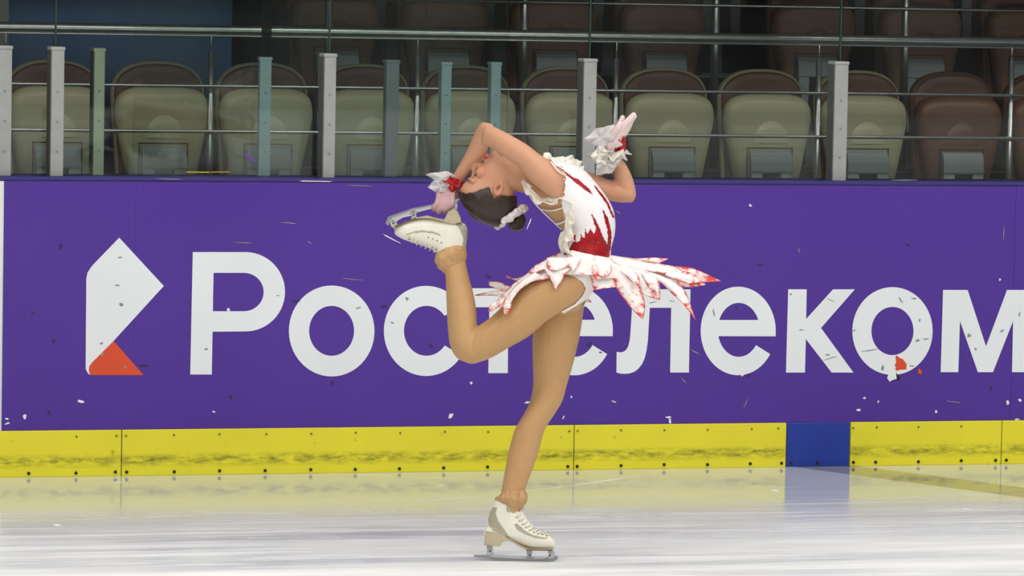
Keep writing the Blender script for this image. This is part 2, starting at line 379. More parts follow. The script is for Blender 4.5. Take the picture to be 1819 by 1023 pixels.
streaks = [(432, 431, 20, 1.1, 0.06), (550, 431, 5, 1.3, 0.5), (625, 496, 20, 0.9, 0.1), (513, 396, 14, 1.0, 0.1), (1325, 716, 12, 0.9, -1.1), (1696, 714, 15, 1.0, 0.15), (1783, 415, 12, 1.0, 1.6), (1419, 445, 6, 1, 1.5), (694, 423, 24, 1.3, 0.5), (940, 397, 12, 1.2, -1.2), (560, 322, 40, 1.0, 0.02), (300, 318, 30, 0.9, 0.02), (1215, 676, 8, 1.2, 0.8), (1235, 625, 14, 1.2, 0.45), (1098, 377, 6, 1, 0.6), (1606, 319.8, 30, 0.8, 0), (640, 330, 30, 0.8, 0.03)]
for i, (x, y, a, b_, an) in enumerate(streaks): chip(x, y, a, b_, M_gscuff if i not in (8, 9, 10) else M_white, 50+i, an)
darks = [(108, 438, 4, 5, 0), (96, 606, 3, 4, 0), (87, 733, 3, 3, 0), (58, 556, 5, 2, 0), (255, 650, 12, 2, -0.1), (682, 544, 7, 1.6, 0), (766, 614, 5, 3, 0.4), (1047, 611, 6, 3, -0.5), (867, 491, 6, 2.5, 0.2), (1308, 547, 2.5, 2.5, 0), (1614, 435, 8, 1.4, 0.3), (1330, 666, 3, 4, 0), (1067, 626, 4, 1.5, 0.2), (525, 535, 9, 1.6, 0), (410, 705, 3, 5, 0), (1350, 470, 6, 1.5, 0), (1760, 690, 3, 3, 0), (590, 680, 4, 3, 0)]
for i, (x, y, a, b_, an) in enumerate(darks): chip(x, y, a, b_, M_scuff, 90+i, an)
greys = [(213, 457, 5, 1.6, 0), (209, 507, 6, 2, 0), (216, 541, 5, 3, 0), (180, 610, 4, 2, -0.3), (182, 629, 3, 4, 0), (222, 651, 2, 5, -0.4), (636, 547, 6, 1.6, -0.2), (723, 531, 4, 3, 0.5), (697, 573, 5, 2, 0.3), (367, 620, 4, 2, 0), (493, 525, 4, 1.5, 0), (1268, 556, 2, 9, -0.3), (1476, 533, 10, 1, 0.4), (1473, 637, 14, 1, -0.3), (1470, 630, 6, 1.5, 0), (1541, 623, 19, 1, -0.15), (1517, 587, 4, 1.5, -0.4), (1600, 533, 8, 1.4, 1.0), (1624, 530, 5, 2, 0), (1634, 569, 2, 5, 0), (1629, 605, 5, 3, -0.4), (1645, 602, 6, 1.2, -0.2), (1722, 596, 4, 4, 0), (1780, 588, 4, 2, -0.5), (1811, 558, 2, 5, 0.2), (1568, 653, 3, 5, 0), (1619, 650, 6, 1.6, 0), (1733, 620, 3, 4, 0.5), (1260, 690, 1, 1, 0), (1424, 586, 6, 1.2, 0), (1405, 523, 3, 2, 0), (1160, 537, 8, 1, -0.2), (1194, 535, 7, 1, 0)]
for i, (x, y, a, b_, an) in enumerate(greys): chip(x, y, a, b_, M_gscuff, 130+i, an, 0.0006)

# ================================================================ STANDS
YS = 1.75                                   # front row of folded seat pans
z_seat_top = onY(1187, 165, YS).z
FL1 = z_seat_top - 0.80
floors = [(0.33, 2.32, FL1), (2.32, 3.25, FL1+0.42), (3.25, 4.3, FL1+0.84)]
for i, (a, b_, z) in enumerate(floors):
    tagp(MB().box(-9, 9, a, b_, -0.05, z).build('floor_tier', M_conc), 'dark concrete tier of the stands', kind='structure')
    if i: tagp(MB().box(-9, 9, a-0.03, a+0.02, z, z+0.012).build('trim_step_edge', M_nose), 'pale metal edge of a stand step', kind='structure')
tagp(MB().box(-12, 12, 4.3, 4.45, -0.05, 5.0).build('wall_back', M_conc), 'dark wall at the back of the stands', kind='structure')
tagp(MB().box(-12, 12, 0.35, 6, 2.75, 2.95).build('shade_slab', M_conc), 'unseen slab added over the stands to shade the seats', kind='structure')  # out of view, added to keep lamp light off the seats
# blue partition at the left of the stands
xa, xc = onY(-140, 100, 2.28).x, onY(405, 100, 2.28).x
o = MB().box(xa, xc, 2.20, 2.28, FL1, 2.6).build('partition_panel', M_bluewall)
bevel(o, 0.006); tagp(o, 'dark blue partition behind the leftmost seats', 'partition')
x0, x1 = onY(12, 60, 1.5).x, onY(52, 60, 1.5).x
col = MB(); zz = 2.6
col.box(x0, x1, 2.0, 2.09, FL1, zz); col.box(x0-0.03, x1+0.03, 1.97, 2.12, FL1, FL1+0.12)
tagp(col.build('support_column', M_column), 'pale grey column at the far left of the stands', 'column')

# ---- tip-up seats
def outline_ring(pts, scale=1.0):
    return pts
def shield(w_top, w_bot, z0, z1, h, ex, rb, n=8):
    """seat outline in x,z: superelliptic top, tapering sides, rounded lower corners"""
    P_ = []
    for i in range(n+1):
        t = math.radians(-90+90*i/n); P_.append((w_bot/2-rb+rb*math.cos(t), z0+rb+rb*math.sin(t)))
    k = 26
    for i in range(k+1):
        a = math.pi*i/k; c, s_ = math.cos(a), math.sin(a)
        P_.append((w_top/2*math.copysign(abs(c)**(2/ex), c), z1-h+h*abs(s_)**(2/ex)))
    for i in range(n+1):
        t = math.radians(180+90*i/n); P_.append((-w_bot/2+rb+rb*math.cos(t), z0+rb+rb*math.sin(t)))
    return P_
def shell(outline, yf, yb, inset=0.012, bulge=0.0):
    """thick rounded shell from an outline; front at yf (towards -Y)"""
    n = len(outline); cx = 0; cz = sum(p[1] for p in outline)/n
    rings = []
    for (s, y) in ((0.0, yb), (0.0, (yf+yb)/2+0.002), (inset, yf), (0.05, yf-bulge*0.5), (0.10, yf-bulge)):
        ring = []
        for x, z in outline:
            dx, dz = x-cx, z-cz; l = math.hypot(dx, dz); k = max(0.05, (l-s)/l); ring.append(Vector((cx+dx*k, y, cz+dz*k)))
        rings.append(ring)
    mb = MB(); vs = [p for r in rings for p in r]; fs = []
    for j in range(len(rings)-1):
        for i in range(n): fs.append((j*n+i, j*n+(i+1) % n, (j+1)*n+(i+1) % n, (j+1)*n+i))
    fs.append(tuple(range(n-1, -1, -1))); fs.append(tuple((len(rings)-1)*n+i for i in range(n)))
    return mb.add(vs, fs)
def make_seat(pan_mat, back_mat, rim_mat, dome_mat):
    t = empty('folding_seat', (0, 0, 0))
    shell(shield(0.425, 0.36, 0.30, 0.912, 0.15, 2.5, 0.05), 0.112, 0.145).build('backrest_shell', rim_mat, t, True)
    shell(shield(0.398, 0.34, 0.33, 0.900, 0.14, 2.5, 0.05), 0.104, 0.116).build('backrest', back_mat, t, True)
    pan = shell(shield(0.425, 0.31, 0.30, 0.80, 0.13, 3.6, 0.09), 0.0, 0.06, 0.014, 0.010).build('seat_pan', pan_mat, t, True)
    # raised half-round dome pressed into the underside
    mb = MB(); n = 20; vs = []; fs = []
    for j, (s, y) in enumerate(((1.0, -0.008), (0.96, -0.0125), (0.6, -0.0145))):
        for i in range(n+1):
            a = math.pi*i/n; vs.append((0.005+0.085*s*math.cos(a), y, 0.575+0.105*s*math.sin(a)))
    for j in range(2):
        for i in range(n): fs.append((j*(n+1)+i, j*(n+1)+i+1, (j+1)*(n+1)+i+1, (j+1)*(n+1)+i))
    fs.append(tuple(2*(n+1)+i for i in range(n+1)))
    mb.add(vs, fs).build('pan_dome', dome_mat, pan, True)
    # hinge bracket: rounded hood on two legs with a dark slot
    hb = MB(); prof = [(0.012, 0.54), (-0.012, 0.54), (-0.032, 0.533), (-0.045, 0.515), (-0.05, 0.485), (-0.05, 0.445), (-0.03, 0.435), (0.012, 0.435)]
    hb.prism([(-0.098, y, z) for y, z in prof], [(0.098, y, z) for y, z in prof])
    br = hb.build('hinge_bracket', M_bracket, t); bevel(br, 0.004)
    for sx in (-1, 1):
        lb = MB(); lb.prism([(sx*0.098, -0.046, 0.46), (sx*0.045, -0.046, 0.436), (sx*0.055, -0.046, 0.18), (sx*0.10, -0.046, 0.18)], [(sx*0.098, 0.01, 0.46), (sx*0.045, 0.01, 0.436), (sx*0.055, 0.01, 0.18), (sx*0.10, 0.01, 0.18)])
        lb.build('bracket_leg', M_bracket, t)
    MB().box(-0.053, 0.053, -0.02, 0.0, 0.20, 0.436).build('slot', M_dark, br)
    # outline groove of the hinge pocket
    g = MB(); g.box(-0.110, -0.107, -0.0125, -0.004, 0.40, 0.553); g.box(0.107, 0.111, -0.0125, -0.004, 0.40, 0.553); g.box(-0.112, 0.112, -0.0125, -0.004, 0.551, 0.555)
    g.build('hinge_pocket_edge', M_dark, pan)
    st = MB(); st.box(-0.03, 0.03, 0.02, 0.09, 0.0, 0.40); st.box(-0.09, 0.09, -0.03, 0.12, 0.0, 0.015)
    st.build('pedestal', M_bracket, t)
    return t
def copy_tree(o, parent=None):
    c = o.copy(); COL.objects.link(c); c.parent = parent
    for ch in list(o.children): copy_tree(ch, c)
    return c
proto_c = make_seat(M_cream, M_brown, M_cream, M_creamlite)
proto_b = make_seat(M_brown, M_brown, M_brown, M_brown)
proto_d = make_seat(M_brown2, M_brown2, M_brown2, M_brown2)
used = set()
def place_seat(proto, x, y, z, label, group):
    if proto.name in used: o = copy_tree(proto)
    else: o = proto; used.add(proto.name)
    o.location = (x, y, z); tagp(o, label, 'seat', group); return o
xs0 = onY(290, 200, YS).x; xs8 = onY(1708, 200, YS).x; sp = (xs8-xs0)/8
front = ['cream tip-up seat at the far left, mostly behind the grey glass posts',
         'cream tip-up seat in front of the dark blue partition',
         'cream tip-up seat half hidden by the tall teal glass edge',
         'cream tip-up seat with a grey glass post along its left side',
         'cream tip-up seat above the skater\'s raised skate, behind two teal posts',
         'cream tip-up seat above the skater\'s white bodice, beside a grey post',
         'cream tip-up seat just right of the skater\'s raised left hand',
         'cream tip-up seat standing between two rail posts, third from right',
         'cream tip-up seat with the rightmost grey glass post along its left side',
         'brown tip-up seat in the front row, wholly in view at the right',
         'brown tip-up seat in the front row cut off by the right edge']
for i in range(-1, 10):
    place_seat(proto_c if i < 8 else proto_b, xs0+sp*i, YS, FL1, front[i+1], 'front row of tip-up seats')
YS2 = 2.72
for px, lb in ((600, 'dark brown seat of the second row, leftmost, beside the blue partition'),
               (796, 'dark brown seat of the second row, second from left, above the teal posts'),
               (988, 'dark brown seat of the second row, above the skater\'s back'),
               (1183, 'dark brown seat of the second row, fourth from left, above the raised hand'),
               (1452, 'dark brown seat of the second row, third from right, behind the grey glass post'),
               (1642, 'dark brown seat of the second row, second from right'),
               (1832, 'dark brown seat of the second row, cut off by the right edge')):
    q = onY(px, 110, YS2-0.03)
    place_seat(proto_d, q.x, YS2, FL1+0.42+0.0, lb, 'second row of tip-up seats')
for px, lb in ((700, 'dark brown third-row seat, leftmost of its row'), (893, 'dark brown third-row seat, second from left'), (1086, 'dark brown third-row seat, third from left'), (1279, 'dark brown third-row seat, fourth from left'), (1500, 'dark brown third-row seat, second from right'), (1690, 'dark brown third-row seat, rightmost of its row')):
    q = onY(px, 20, 3.6)
    place_seat(proto_d, q.x, 3.62, FL1+0.84, lb, 'third row of tip-up seats')

# ---- railings
def rail_line(mb, pa, pb, Y, r, x0=-6.0, x1=6.0):
    a = onY(*pa, Y); b_ = onY(*pb, Y); s = (b_.z-a.z)/(b_.x-a.x); z = (a.z+b_.z)/2
    mb.cyl((x0, Y, z), (x1, Y, z), r, 12); return z
YR = 1.05
fr = empty('front_railing', (0, YR, FL1)); tagp(fr, 'stainless steel railing with thick handrail and thin rods before the front seats', 'railing')
for nm, pa, pb, r in (('handrail', (100, 52), (1819, 72), 0.021), ('thin_rod', (375, 66), (1500, 78), 0.005), ('rod', (60, 149), (1819, 170), 0.0075), ('rod', (60, 230), (1819, 247), 0.0075)):
    mb = MB(); rail_line(mb, pa, pb, YR-(0.0 if nm != 'rod' else 0.022), r); mb.build(nm, M_steel, fr, True)
zh = onY(910, 62, YR).z
for px, py in ((10, 90), (375, 92), (742, 100), (1095, 104), (1455, 106), (1797, 108)):
    q = onY(px, py, YR)
    MB().cyl((q.x, YR, FL1), (q.x, YR, q.z), 0.0135, 12).build('post', M_steel, fr, True)
    MB().cyl((q.x, YR, q.z), (q.x, YR, zh), 0.0045, 8).build('pin', M_steel, fr, True)
YR2 = 2.36
rr = empty('rear_railing', (0, YR2, FL1+0.42)); tagp(rr, 'stainless steel railing between the first and second row of seats', 'railing')
for px in (220, 583, 930, 1270, 1607):
    q = onY(px, 100, YR2)
    MB().cyl((q.x, YR2, FL1+0.42), (q.x, YR2, 2.45), 0.019, 12).build('post', M_steel, rr, True)
mb = MB(); rail_line(mb, (500, 3), (1819, 13), YR2-0.025, 0.008, onY(405, 3, YR2).x, 6.0); mb.build('rod', M_steel, rr, True)
mb = MB(); mb.cyl((onY(405, 3, YR2).x, YR2, 2.45), (6, YR2, 2.45), 0.021, 12); mb.build('handrail', M_steel, rr, True)

# ---- glass posts and panes
M_side_shade = mat('grey_side_shade', srgb(86, 90, 88), 0.6, var=0.15, scale=12)  # dark tones that put the shade of the post sides into colour
M_side_shade_brown = mat('brown_side_shade', srgb(84, 78, 70), 0.6, var=0.2, scale=12)
YG = 0.06
GT = 2.62
def glass_post(px0, px1, py, Y, dep, mt, label, side=None):
    a = onY(px0, py, Y); b_ = onY(px1, py, Y)
    t = empty('glass_post', ((a.x+b_.x)/2, Y, HB)); tagp(t, label, 'post', 'short posts holding the rink glass')
    bevel(MB().box(a.x, b_.x, Y, Y+dep, HB, a.z).build('post_body', mt, t), 0.003)
    bevel(MB().box(a.x-0.003, b_.x+0.003, Y-0.003, Y+dep+0.003, a.z-0.012, a.z+0.002).build('post_cap', mt, t), 0.003)
    if side: MB().box(a.x-0.0035, a.x-0.0002, Y+0.004, Y+dep, HB, a.z-0.013).build('side_shade_strip', side, t)  # thin dark strip painting the shade on the post's left face
    for dz in (0.10, 0.22, 0.34):
        zz_ = HB+dz
        if zz_ < a.z-0.02: MB().cyl(((a.x+b_.x)/2, Y+0.001, zz_), ((a.x+b_.x)/2, Y-0.003, zz_), 0.0045, 8).build('screw', M_alu_dark, t)
    return t
glass_post(-2, 22, 82, YG, 0.078, M_alu, 'pale grey glass post at the left edge of the photo')
glass_post(92, 115, 84, YG, 0.078, M_alu, 'pale grey glass post with brown shade painted on its left side, second from the left edge', M_side_shade_brown)
glass_post(168, 187, 86, YG+0.115, 0.07, M_alu_green, 'greenish glass post beside the seat at the blue partition', M_side_shade)
glass_post(577, 598, 96, YG, 0.078, M_alu, 'pale grey scuffed glass post left of the raised skate', M_side_shade)
glass_post(1038, 1061, 105, YG, 0.078, M_alu, 'pale grey glass post behind the skater\'s raised hand', M_side_shade)
glass_post(1484, 1508, 110, YG, 0.078, M_alu, 'pale grey glass post near the right edge of the photo', M_side_shade)
glass_post(687, 710, 107, YG+0.115, 0.05, M_alu_dark, 'dark grey bolted post left of the two slim teal posts')
glass_post(462, 483, 102, YG+0.115, 0.03, M_teal, 'teal post under the tall glass edge at left')
glass_post(785, 803, 111, YG+0.115, 0.05, M_teal, 'slim teal post above the skater\'s right wrist')
glass_post(873, 891, 111, YG+0.115, 0.05, M_teal, 'slim teal post behind the skater\'s bent elbow')
gw = empty('wall_glass', (0, YG+0.06, HB)); tagp(gw, 'clear protective glass above the rink boards', kind='structure')
def pane(pxa, pxb, Y, th=0.010):
    a = onY(pxa, 60, Y).x; b_ = onY(pxb, 60, Y).x
    return MB().box(a+0.002, b_-0.002, Y, Y+th, HB+0.001, GT).build('glass_pane', M_glass, gw)
for a, b_ in ((-420, 101), (101, 588), (588, 1051), (1051, 1497), (1497, 1960)): pane(a, b_, YG+0.083)
M_edge = mat('glass_edge', srgb(46, 66, 62), 0.2)
for px in (101, 588, 1051, 1497):
    x = onY(px, 60, YG+0.062).x
    MB().box(x-0.0035, x+0.0035, YG+0.0815, YG+0.0945, HB+0.001, GT).build('glass_seal', M_edge, gw)
for a, b_ in ((238, 477), (477, 757), (757, 905)): pane(a, b_, YG+0.19, 0.008)
x = onY(474, 60, YG+0.20).x
MB().box(x-0.020, x+0.020, YG+0.20, YG+0.212, HB+0.001, GT).build('glass_edge_strip', glass_mat('teal_strip', (0.45, 0.58, 0.58, 1)), gw)['label'] = 'tall translucent teal glass edge strip'

# bits of tape stuck to the glass
Yt = YG+0.0825
for name, pts, mt in (('tape_strip', [(331, 304.5), (372, 305), (372, 307), (331, 306.5)], mat('yellow_tape', srgb(200, 190, 70), 0.5)),
                      ('tape_strip', [(374, 304.5), (408, 304.5), (408, 306.5), (374, 306.5)], mat('orange_tape', srgb(186, 140, 60), 0.5)),
                      ('tape_strip', [(432, 269), (437, 272), (455, 285), (455, 289), (448, 286), (436, 278)], mat('violet_tape', srgb(98, 70, 150), 0.5))):
    flat(name, [pts], mt, gw, Yt-0.0015, 0.001)
# far side of the rink, behind the viewer: white boards and dim hall seen only in reflections
opp = empty('wall_opposite', (0, -30, 0)); tagp(opp, 'boards on the far side of the rink', kind='structure')
MB().box(-45, 45, -30.2, -30.0, 0, 0.57).build('lower_board', M_panel, opp)
MB().box(-45, 45, -30.2, -30.0, 0.57, 1.2).build('upper_board', mat('navy_film', srgb(24, 26, 50), 0.4), opp)
tagp(MB().box(-45, 45, -34, -33.8, 0, 9).build('wall_hall', M_conc), 'dark hall wall behind the far boards', kind='structure')

# ================================================================ SKATER
person = empty('person', FOOT)
tagp(person, 'figure skater in white and red dress spinning with right skate pulled behind her head', 'person')
def crm(p0, p1, p2, p3, t):
    return 0.5*((2*p1)+(-p0+p2)*t+(2*p0-5*p1+4*p2-p3)*t*t+(-p0+3*p1-3*p2+p3)*t**3)
def spline(A, sub):
    A = [np.array(a, float) for a in A]
    if sub <= 1: return A
    out = []
    for i in range(len(A)-1):
        p0 = A[max(i-1, 0)]; p3 = A[min(i+2, len(A)-1)]
        for k in range(sub): out.append(crm(p0, A[i], A[i+1], p3, k/sub))
    out.append(A[-1]); return out
class Body:
    def __init__(s): s.v = []; s.f = []; s.lab = []
    def rings(s, rings, label, cap=0.5):
        n = len(rings[0]); base = len(s.v)
        def cen(r): return sum(r, Vector())/len(r)
        full = []
        for e, nb in ((0, 1), (-1, -2)):
            c = cen(rings[e]); d = c-cen(rings[nb]); rad = sum((p-c).length for p in rings[e])/n
            d = d.normalized() if d.length > 1e-9 else Vector((0, 0, 1))
            ext = [[c+(p-c)*0.80+d*rad*cap*0.6 for p in rings[e]], [c+(p-c)*0.45+d*rad*cap*0.9 for p in rings[e]]]
            full.append((ext, c+d*rad*cap))
        seq = list(reversed(full[0][0])) + list(rings) + full[1][0]
        vs = [p for r in seq for p in r]; m_ = len(seq)
        fs = [(j*n+i, j*n+(i+1) % n, (j+1)*n+(i+1) % n, (j+1)*n+i) for j in range(m_-1) for i in range(n)]
        vs += [full[0][1], full[1][1]]
        fs += [(m_*n, (i+1) % n, i) for i in range(n)] + [(m_*n+1, (m_-1)*n+i, (m_-1)*n+(i+1) % n) for i in range(n)]
        s.v += vs; s.f += [tuple(i+base for i in f) for f in fs]; s.lab += [label]*len(vs)
    def loft(s, st, label, sub=5, n=24, cap=0.5, ex=2.0):
        """stations: (ax, ay, bx, by, w, half_px): outline pair in the picture, depth of the middle (m), half thickness in depth (px)"""
        R = []
        for ax, ay, bx_, by, w, hw in spline(st, sub):
            cx, cy, ex_, ey = (ax+bx_)/2, (ay+by)/2, (bx_-ax)/2, (by-ay)/2; r = []
            for i in range(n):
                t = 2*math.pi*i/n; c, q = math.cos(t), math.sin(t)
                c = math.copysign(abs(c)**(2/ex), c); q = math.copysign(abs(q)**(2/ex), q)
                r.append(P(cx+ex_*c, cy+ey*c, w+hw*S*q))
            R.append(r)
        s.rings(R, label, cap)
    def tube(s, pts, label, sub=4, n=14, cap=0.8):
        """pts: (px, py, w, r_px) round tube"""
        A = spline(pts, sub); C = [P(a[0], a[1], a[2]) for a in A]; R = []
        ref = None
        for i, c in enumerate(C):
            d = (C[min(i+1, len(C)-1)]-C[max(i-1, 0)]).normalized()
            e = (ref-d*ref.dot(d)).normalized() if ref else d.orthogonal().normalized(); ref = e
            g = d.cross(e); r = A[i][3]*S
            R.append([c+e*(r*math.cos(2*math.pi*k/n))+g*(r*math.sin(2*math.pi*k/n)) for k in range(n)])
        s.rings(R, label, cap)
    def ball(s, px, py, w, rx, ry, rw, label, n=18, m_=12, ang=0.0):
        vs = []; fs = []; base = len(s.v); ca, sa = math.cos(ang), math.sin(ang)
        for j in range(m_+1):
            a = math.pi*j/m_
            for i in range(n):
                t = 2*math.pi*i/n; x = rx*math.sin(a)*math.cos(t); y = ry*math.cos(a); z = rw*math.sin(a)*math.sin(t)
                vs.append(P(px+x*ca-y*sa, py+x*sa+y*ca, w+z*S))
        for j in range(m_):
            for i in range(n): fs.append((j*n+i, j*n+(i+1) % n, (j+1)*n+(i+1) % n, (j+1)*n+i))
        s.v += vs; s.f += [tuple(i+base for i in f) for f in fs]; s.lab += [label]*len(vs)
    def remesh(s, voxel, smooth=4, fac=0.5):
        me = bpy.data.meshes.new('tmp'); me.from_pydata([tuple(v-FOOT) for v in s.v], [], s.f)
        bm = bmesh.new(); bm.from_mesh(me); bmesh.ops.remove_doubles(bm, verts=bm.verts, dist=1e-6); bmesh.ops.recalc_face_normals(bm, faces=bm.faces); bm.to_mesh(me); bm.free()
        o = bpy.data.objects.new('tmp', me); COL.objects.link(o)
        r = o.modifiers.new('r', 'REMESH'); r.mode = 'VOXEL'; r.voxel_size = voxel; r.use_smooth_shade = True
        sm = o.modifiers.new('s', 'SMOOTH'); sm.factor = fac; sm.iterations = smooth
        dg = bpy.context.evaluated_depsgraph_get(); dg.update()
        me2 = bpy.data.meshes.new_from_object(o.evaluated_get(dg))
        bpy.data.objects.remove(o); bpy.data.meshes.remove(me)
        V = [Vector(v.co)+FOOT for v in me2.vertices]; Fc = [tuple(p.vertices) for p in me2.polygons]
        NR = [Vector(n.vector) for n in me2.vertex_normals]
        bpy.data.meshes.remove(me2)
        kd = kdtree.KDTree(len(s.v))
        for i, v in enumerate(s.v): kd.insert(v, i)
        kd.balance()
        LB = [s.lab[kd.find(v)[1]] for v in V]
        return V, Fc, NR, LB

B = Body()
# -- standing (left) leg, farther from the viewer
WL = -0.065
B.loft([(962, 505, 1042, 512, WL, 40), (950, 555, 1037, 550, WL, 41), (946, 593, 1030, 596, WL, 39), (946, 640, 1019, 643, WL, 35), (947, 680, 1008, 681, WL, 31), (942, 710, 999.5, 711, WL, 29),
        (931, 734, 987, 733, WL+0.005, 27), (915, 762, 968, 763, WL+0.01, 27), (905, 795, 957.5, 800, WL+0.012, 26.5), (899, 825, 948, 829, WL+0.015, 24), (893, 858, 936.5, 860, WL+0.018, 20), (889, 885, 929, 888, WL+0.02, 18), (890, 915, 926, 918, WL+0.02, 17)], 'legL')
# -- raised (right) leg, nearer
WR = 0.075
B.loft([(1008, 462, 1046, 512, WR-0.012, 36), (972, 478, 1030, 531, WR, 41), (945, 491, 1000, 552, WR+0.004, 42), (922, 509, 972, 570, WR+0.006, 41), (900, 535, 940, 597, WR+0.004, 38), (873, 562, 905, 617, WR, 34), (852, 577, 872, 636, WR-0.005, 31), (841, 586, 843, 646, WR-0.01, 29)], 'legR', cap=0.4)
B.loft([(862, 600, 836, 646.5, WR-0.008, 26), (850, 590, 812, 636, WR-0.012, 28), (848, 582, 799, 612, WR-0.018, 28), (847, 563, 795, 577, WR-0.026, 27), (845.5, 546, 793.5, 547, WR-0.034, 27), (841, 521, 792.5, 518, WR-0.043, 25.5), (834, 495, 791, 487, WR-0.053, 22), (827, 463, 787, 460, WR-0.062, 18), (824, 440, 789, 438, WR-0.065, 17)], 'legR')
# -- pelvis and torso
B.loft([(998, 440, 1084, 438, 0, 58), (994, 462, 1080, 464, 0, 64), (982, 488, 1066, 492, 0, 72), (976, 515, 1052, 516, 0, 70), (984, 540, 1040, 532, 0, 52)], 'pelvis', n=30)
B.loft([(999, 462, 1080, 464, 0, 62), (999, 442, 1084, 440, 0, 58), (1001, 418, 1090, 415, 0.0, 60), (995, 402, 1091, 395, 0.0, 64), (978, 386, 1087, 372, 0.003, 68), (963, 371, 1075, 350, 0.006, 71), (949, 354, 1056, 325, 0.006, 74), (938, 337, 1034, 302, 0.004, 78), (932, 322, 1006, 290, 0.0, 70), (933, 312, 980, 284, -0.005, 46)], 'torso', n=32)
# -- neck
B.loft([(960, 342, 962, 290, -0.01, 30), (940, 344, 938, 284, -0.008, 26), (922, 341, 918, 281, -0.004, 24.5), (904, 338, 900, 276, 0, 24.5), (890, 335, 884, 276, 0, 25)], 'neck')
# -- head: profile frame, a from chin to crown, b from face to back of head
HC = (875.0, 268.0); HU = (-0.63, 0.777); HK = (0.777, 0.63)
def hp(a, b_): return (HC[0]+a*HU[0]+b_*HK[0], HC[1]+a*HU[1]+b_*HK[1])
def hinv(x, y): dx, dy = x-HC[0], y-HC[1]; return (dx*HU[0]+dy*HU[1], dx*HK[0]+dy*HK[1])
hst = []
for a, b0, b1, hw in ((-1, 7, 22, 10), (4, 1, 36, 17), (12, 0, 50, 24), (22, 0.5, 62, 28.5), (34, 0, 76, 31.5), (46, 3, 88, 33.5), (54, 4, 92, 35), (64, 0, 96, 37), (76, -3, 98, 38), (88, -1.5, 96, 37), (97, 6, 88, 33), (104, 20, 76, 24), (107.5, 36, 62, 12)):
    p, q = hp(a, b0), hp(a, b1); hst.append((p[0], p[1], q[0], q[1], 0, hw))
B.loft(hst, 'head', n=32, sub=4, cap=0.3, ex=2.15)
def hb(a, b_, lat, r): p = hp(a, b_); return (p[0], p[1], lat*S, r)
B.tube([hb(63, 3, 0, 4), hb(54, 1, 0, 4.2), hb(46, -5, 0, 4.6), hb(39, -11, 0, 5.0), hb(36, -12, 0, 4.6)], 'head', cap=0.6)
B.tube([hb(40, -5, 0, 5.5), hb(34, -6, 0, 5.5), hb(31.5, -2, 0, 5)], 'head')
for sg in (-1, 1):
    B.tube([hb(35, -3, sg*6, 4.4), hb(38, 0, sg*6.5, 4)], 'head')                       # nostril wings
    B.tube([hb(64, 2, sg*4, 4.5), hb(66, 1.5, sg*14, 4.8), hb(63, 8, sg*26, 4.5)], 'head')  # brow ridge
    B.ball(*hp(54.5, 9), sg*14*S, 8, 8, 9, 'head')                                        # closed lid over the eye
    B.tube([hb(44, 8, sg*18, 10), hb(38, 10, sg*19, 10)], 'head')                           # cheek
    e = hp(44, 49)                                                                         # ear
    B.ball(e[0], e[1], sg*34.5*S, 7.5, 13, 4.5, 'ear', ang=math.radians(14))
    rim = []
    for k in range(9):
        t = math.radians(-60+k*38); rim.append((e[0]+7.2*math.cos(t)*0.95-2*math.sin(t), e[1]+12.5*math.sin(t), sg*38*S, 2.4))
    B.tube(rim, 'ear', sub=3, n=8)
B.tube([hb(21.5, 2, -10, 2.0), hb(21.5, -4.0, -5, 3.2), hb(21, -5.2, 0, 3.2), hb(21.5, -4.0, 5, 3.2), hb(21.5, 2, 10, 2.0)], 'head')   # upper lip
B.tube([hb(14.5, 3, -9, 2.0), hb(14, -2.5, -4.5, 3.6), hb(13.5, -3.6, 0, 3.8), hb(14, -2.5, 4.5, 3.6), hb(14.5, 3, 9, 2.0)], 'head')  # lower lip
B.ball(*hp(5, 6), 0, 9, 9, 11, 'head')
# -- right arm (near): shoulder, elbow up over the face, hand down to the blade
B.loft([(1010, 318, 996, 364, 0.085, 26), (998, 304, 986, 356, 0.125, 28), (978, 287, 966, 341, 0.142, 29), (958, 273.5, 940, 320, 0.142, 26), (935, 256, 918, 294, 0.13, 20.5), (905, 238.5, 889, 274, 0.108, 18.5), (880, 226, 872, 263, 0.08, 18), (863, 219, 858, 258, 0.055, 18)], 'armR', cap=0.35)
B.loft([(874, 220, 868, 262, 0.062, 15), (856, 217.5, 866, 263, 0.045, 18), (845.5, 231, 867, 266, 0.028, 18), (837, 251, 860, 276, 0.008, 18), (827, 272, 849, 291, -0.012, 17), (815.5, 293, 835, 307, -0.028, 14), (804, 311, 822, 323, -0.038, 11.5), (797, 323, 816, 333, -0.040, 11)], 'armR', cap=0.4)
# -- right hand in glove, closed on the blade
B.loft([(800, 320, 818, 328, -0.040, 11), (790, 333, 814, 338, -0.034, 13), (782, 346, 808, 348, -0.026, 15), (778, 355, 803, 357, -0.018, 14)], 'handR', cap=0.4)
for k, (x0_, y0_, x1_, y1_, x2_, y2_) in enumerate(((804, 348, 803, 362, 799, 371), (797, 352, 795, 366, 790, 376), (788, 353, 785, 367, 779, 377), (780, 351, 776, 363, 771, 372))):
    B.tube([(x0_, y0_-6, -0.018, 4.8), (x0_-1, y0_+4, 0.012, 4.9), (x1_, y1_, 0.021, 4.7), (x2_, y2_-3, 0.016, 4.4), (x2_+1, y2_, 0.004, 4.0)], 'handR', n=10)
B.tube([(810, 336, -0.028, 5.5), (812, 348, -0.034, 5.2), (806, 360, -0.030, 4.8), (798, 368, -0.022, 4.4)], 'handR', n=10)
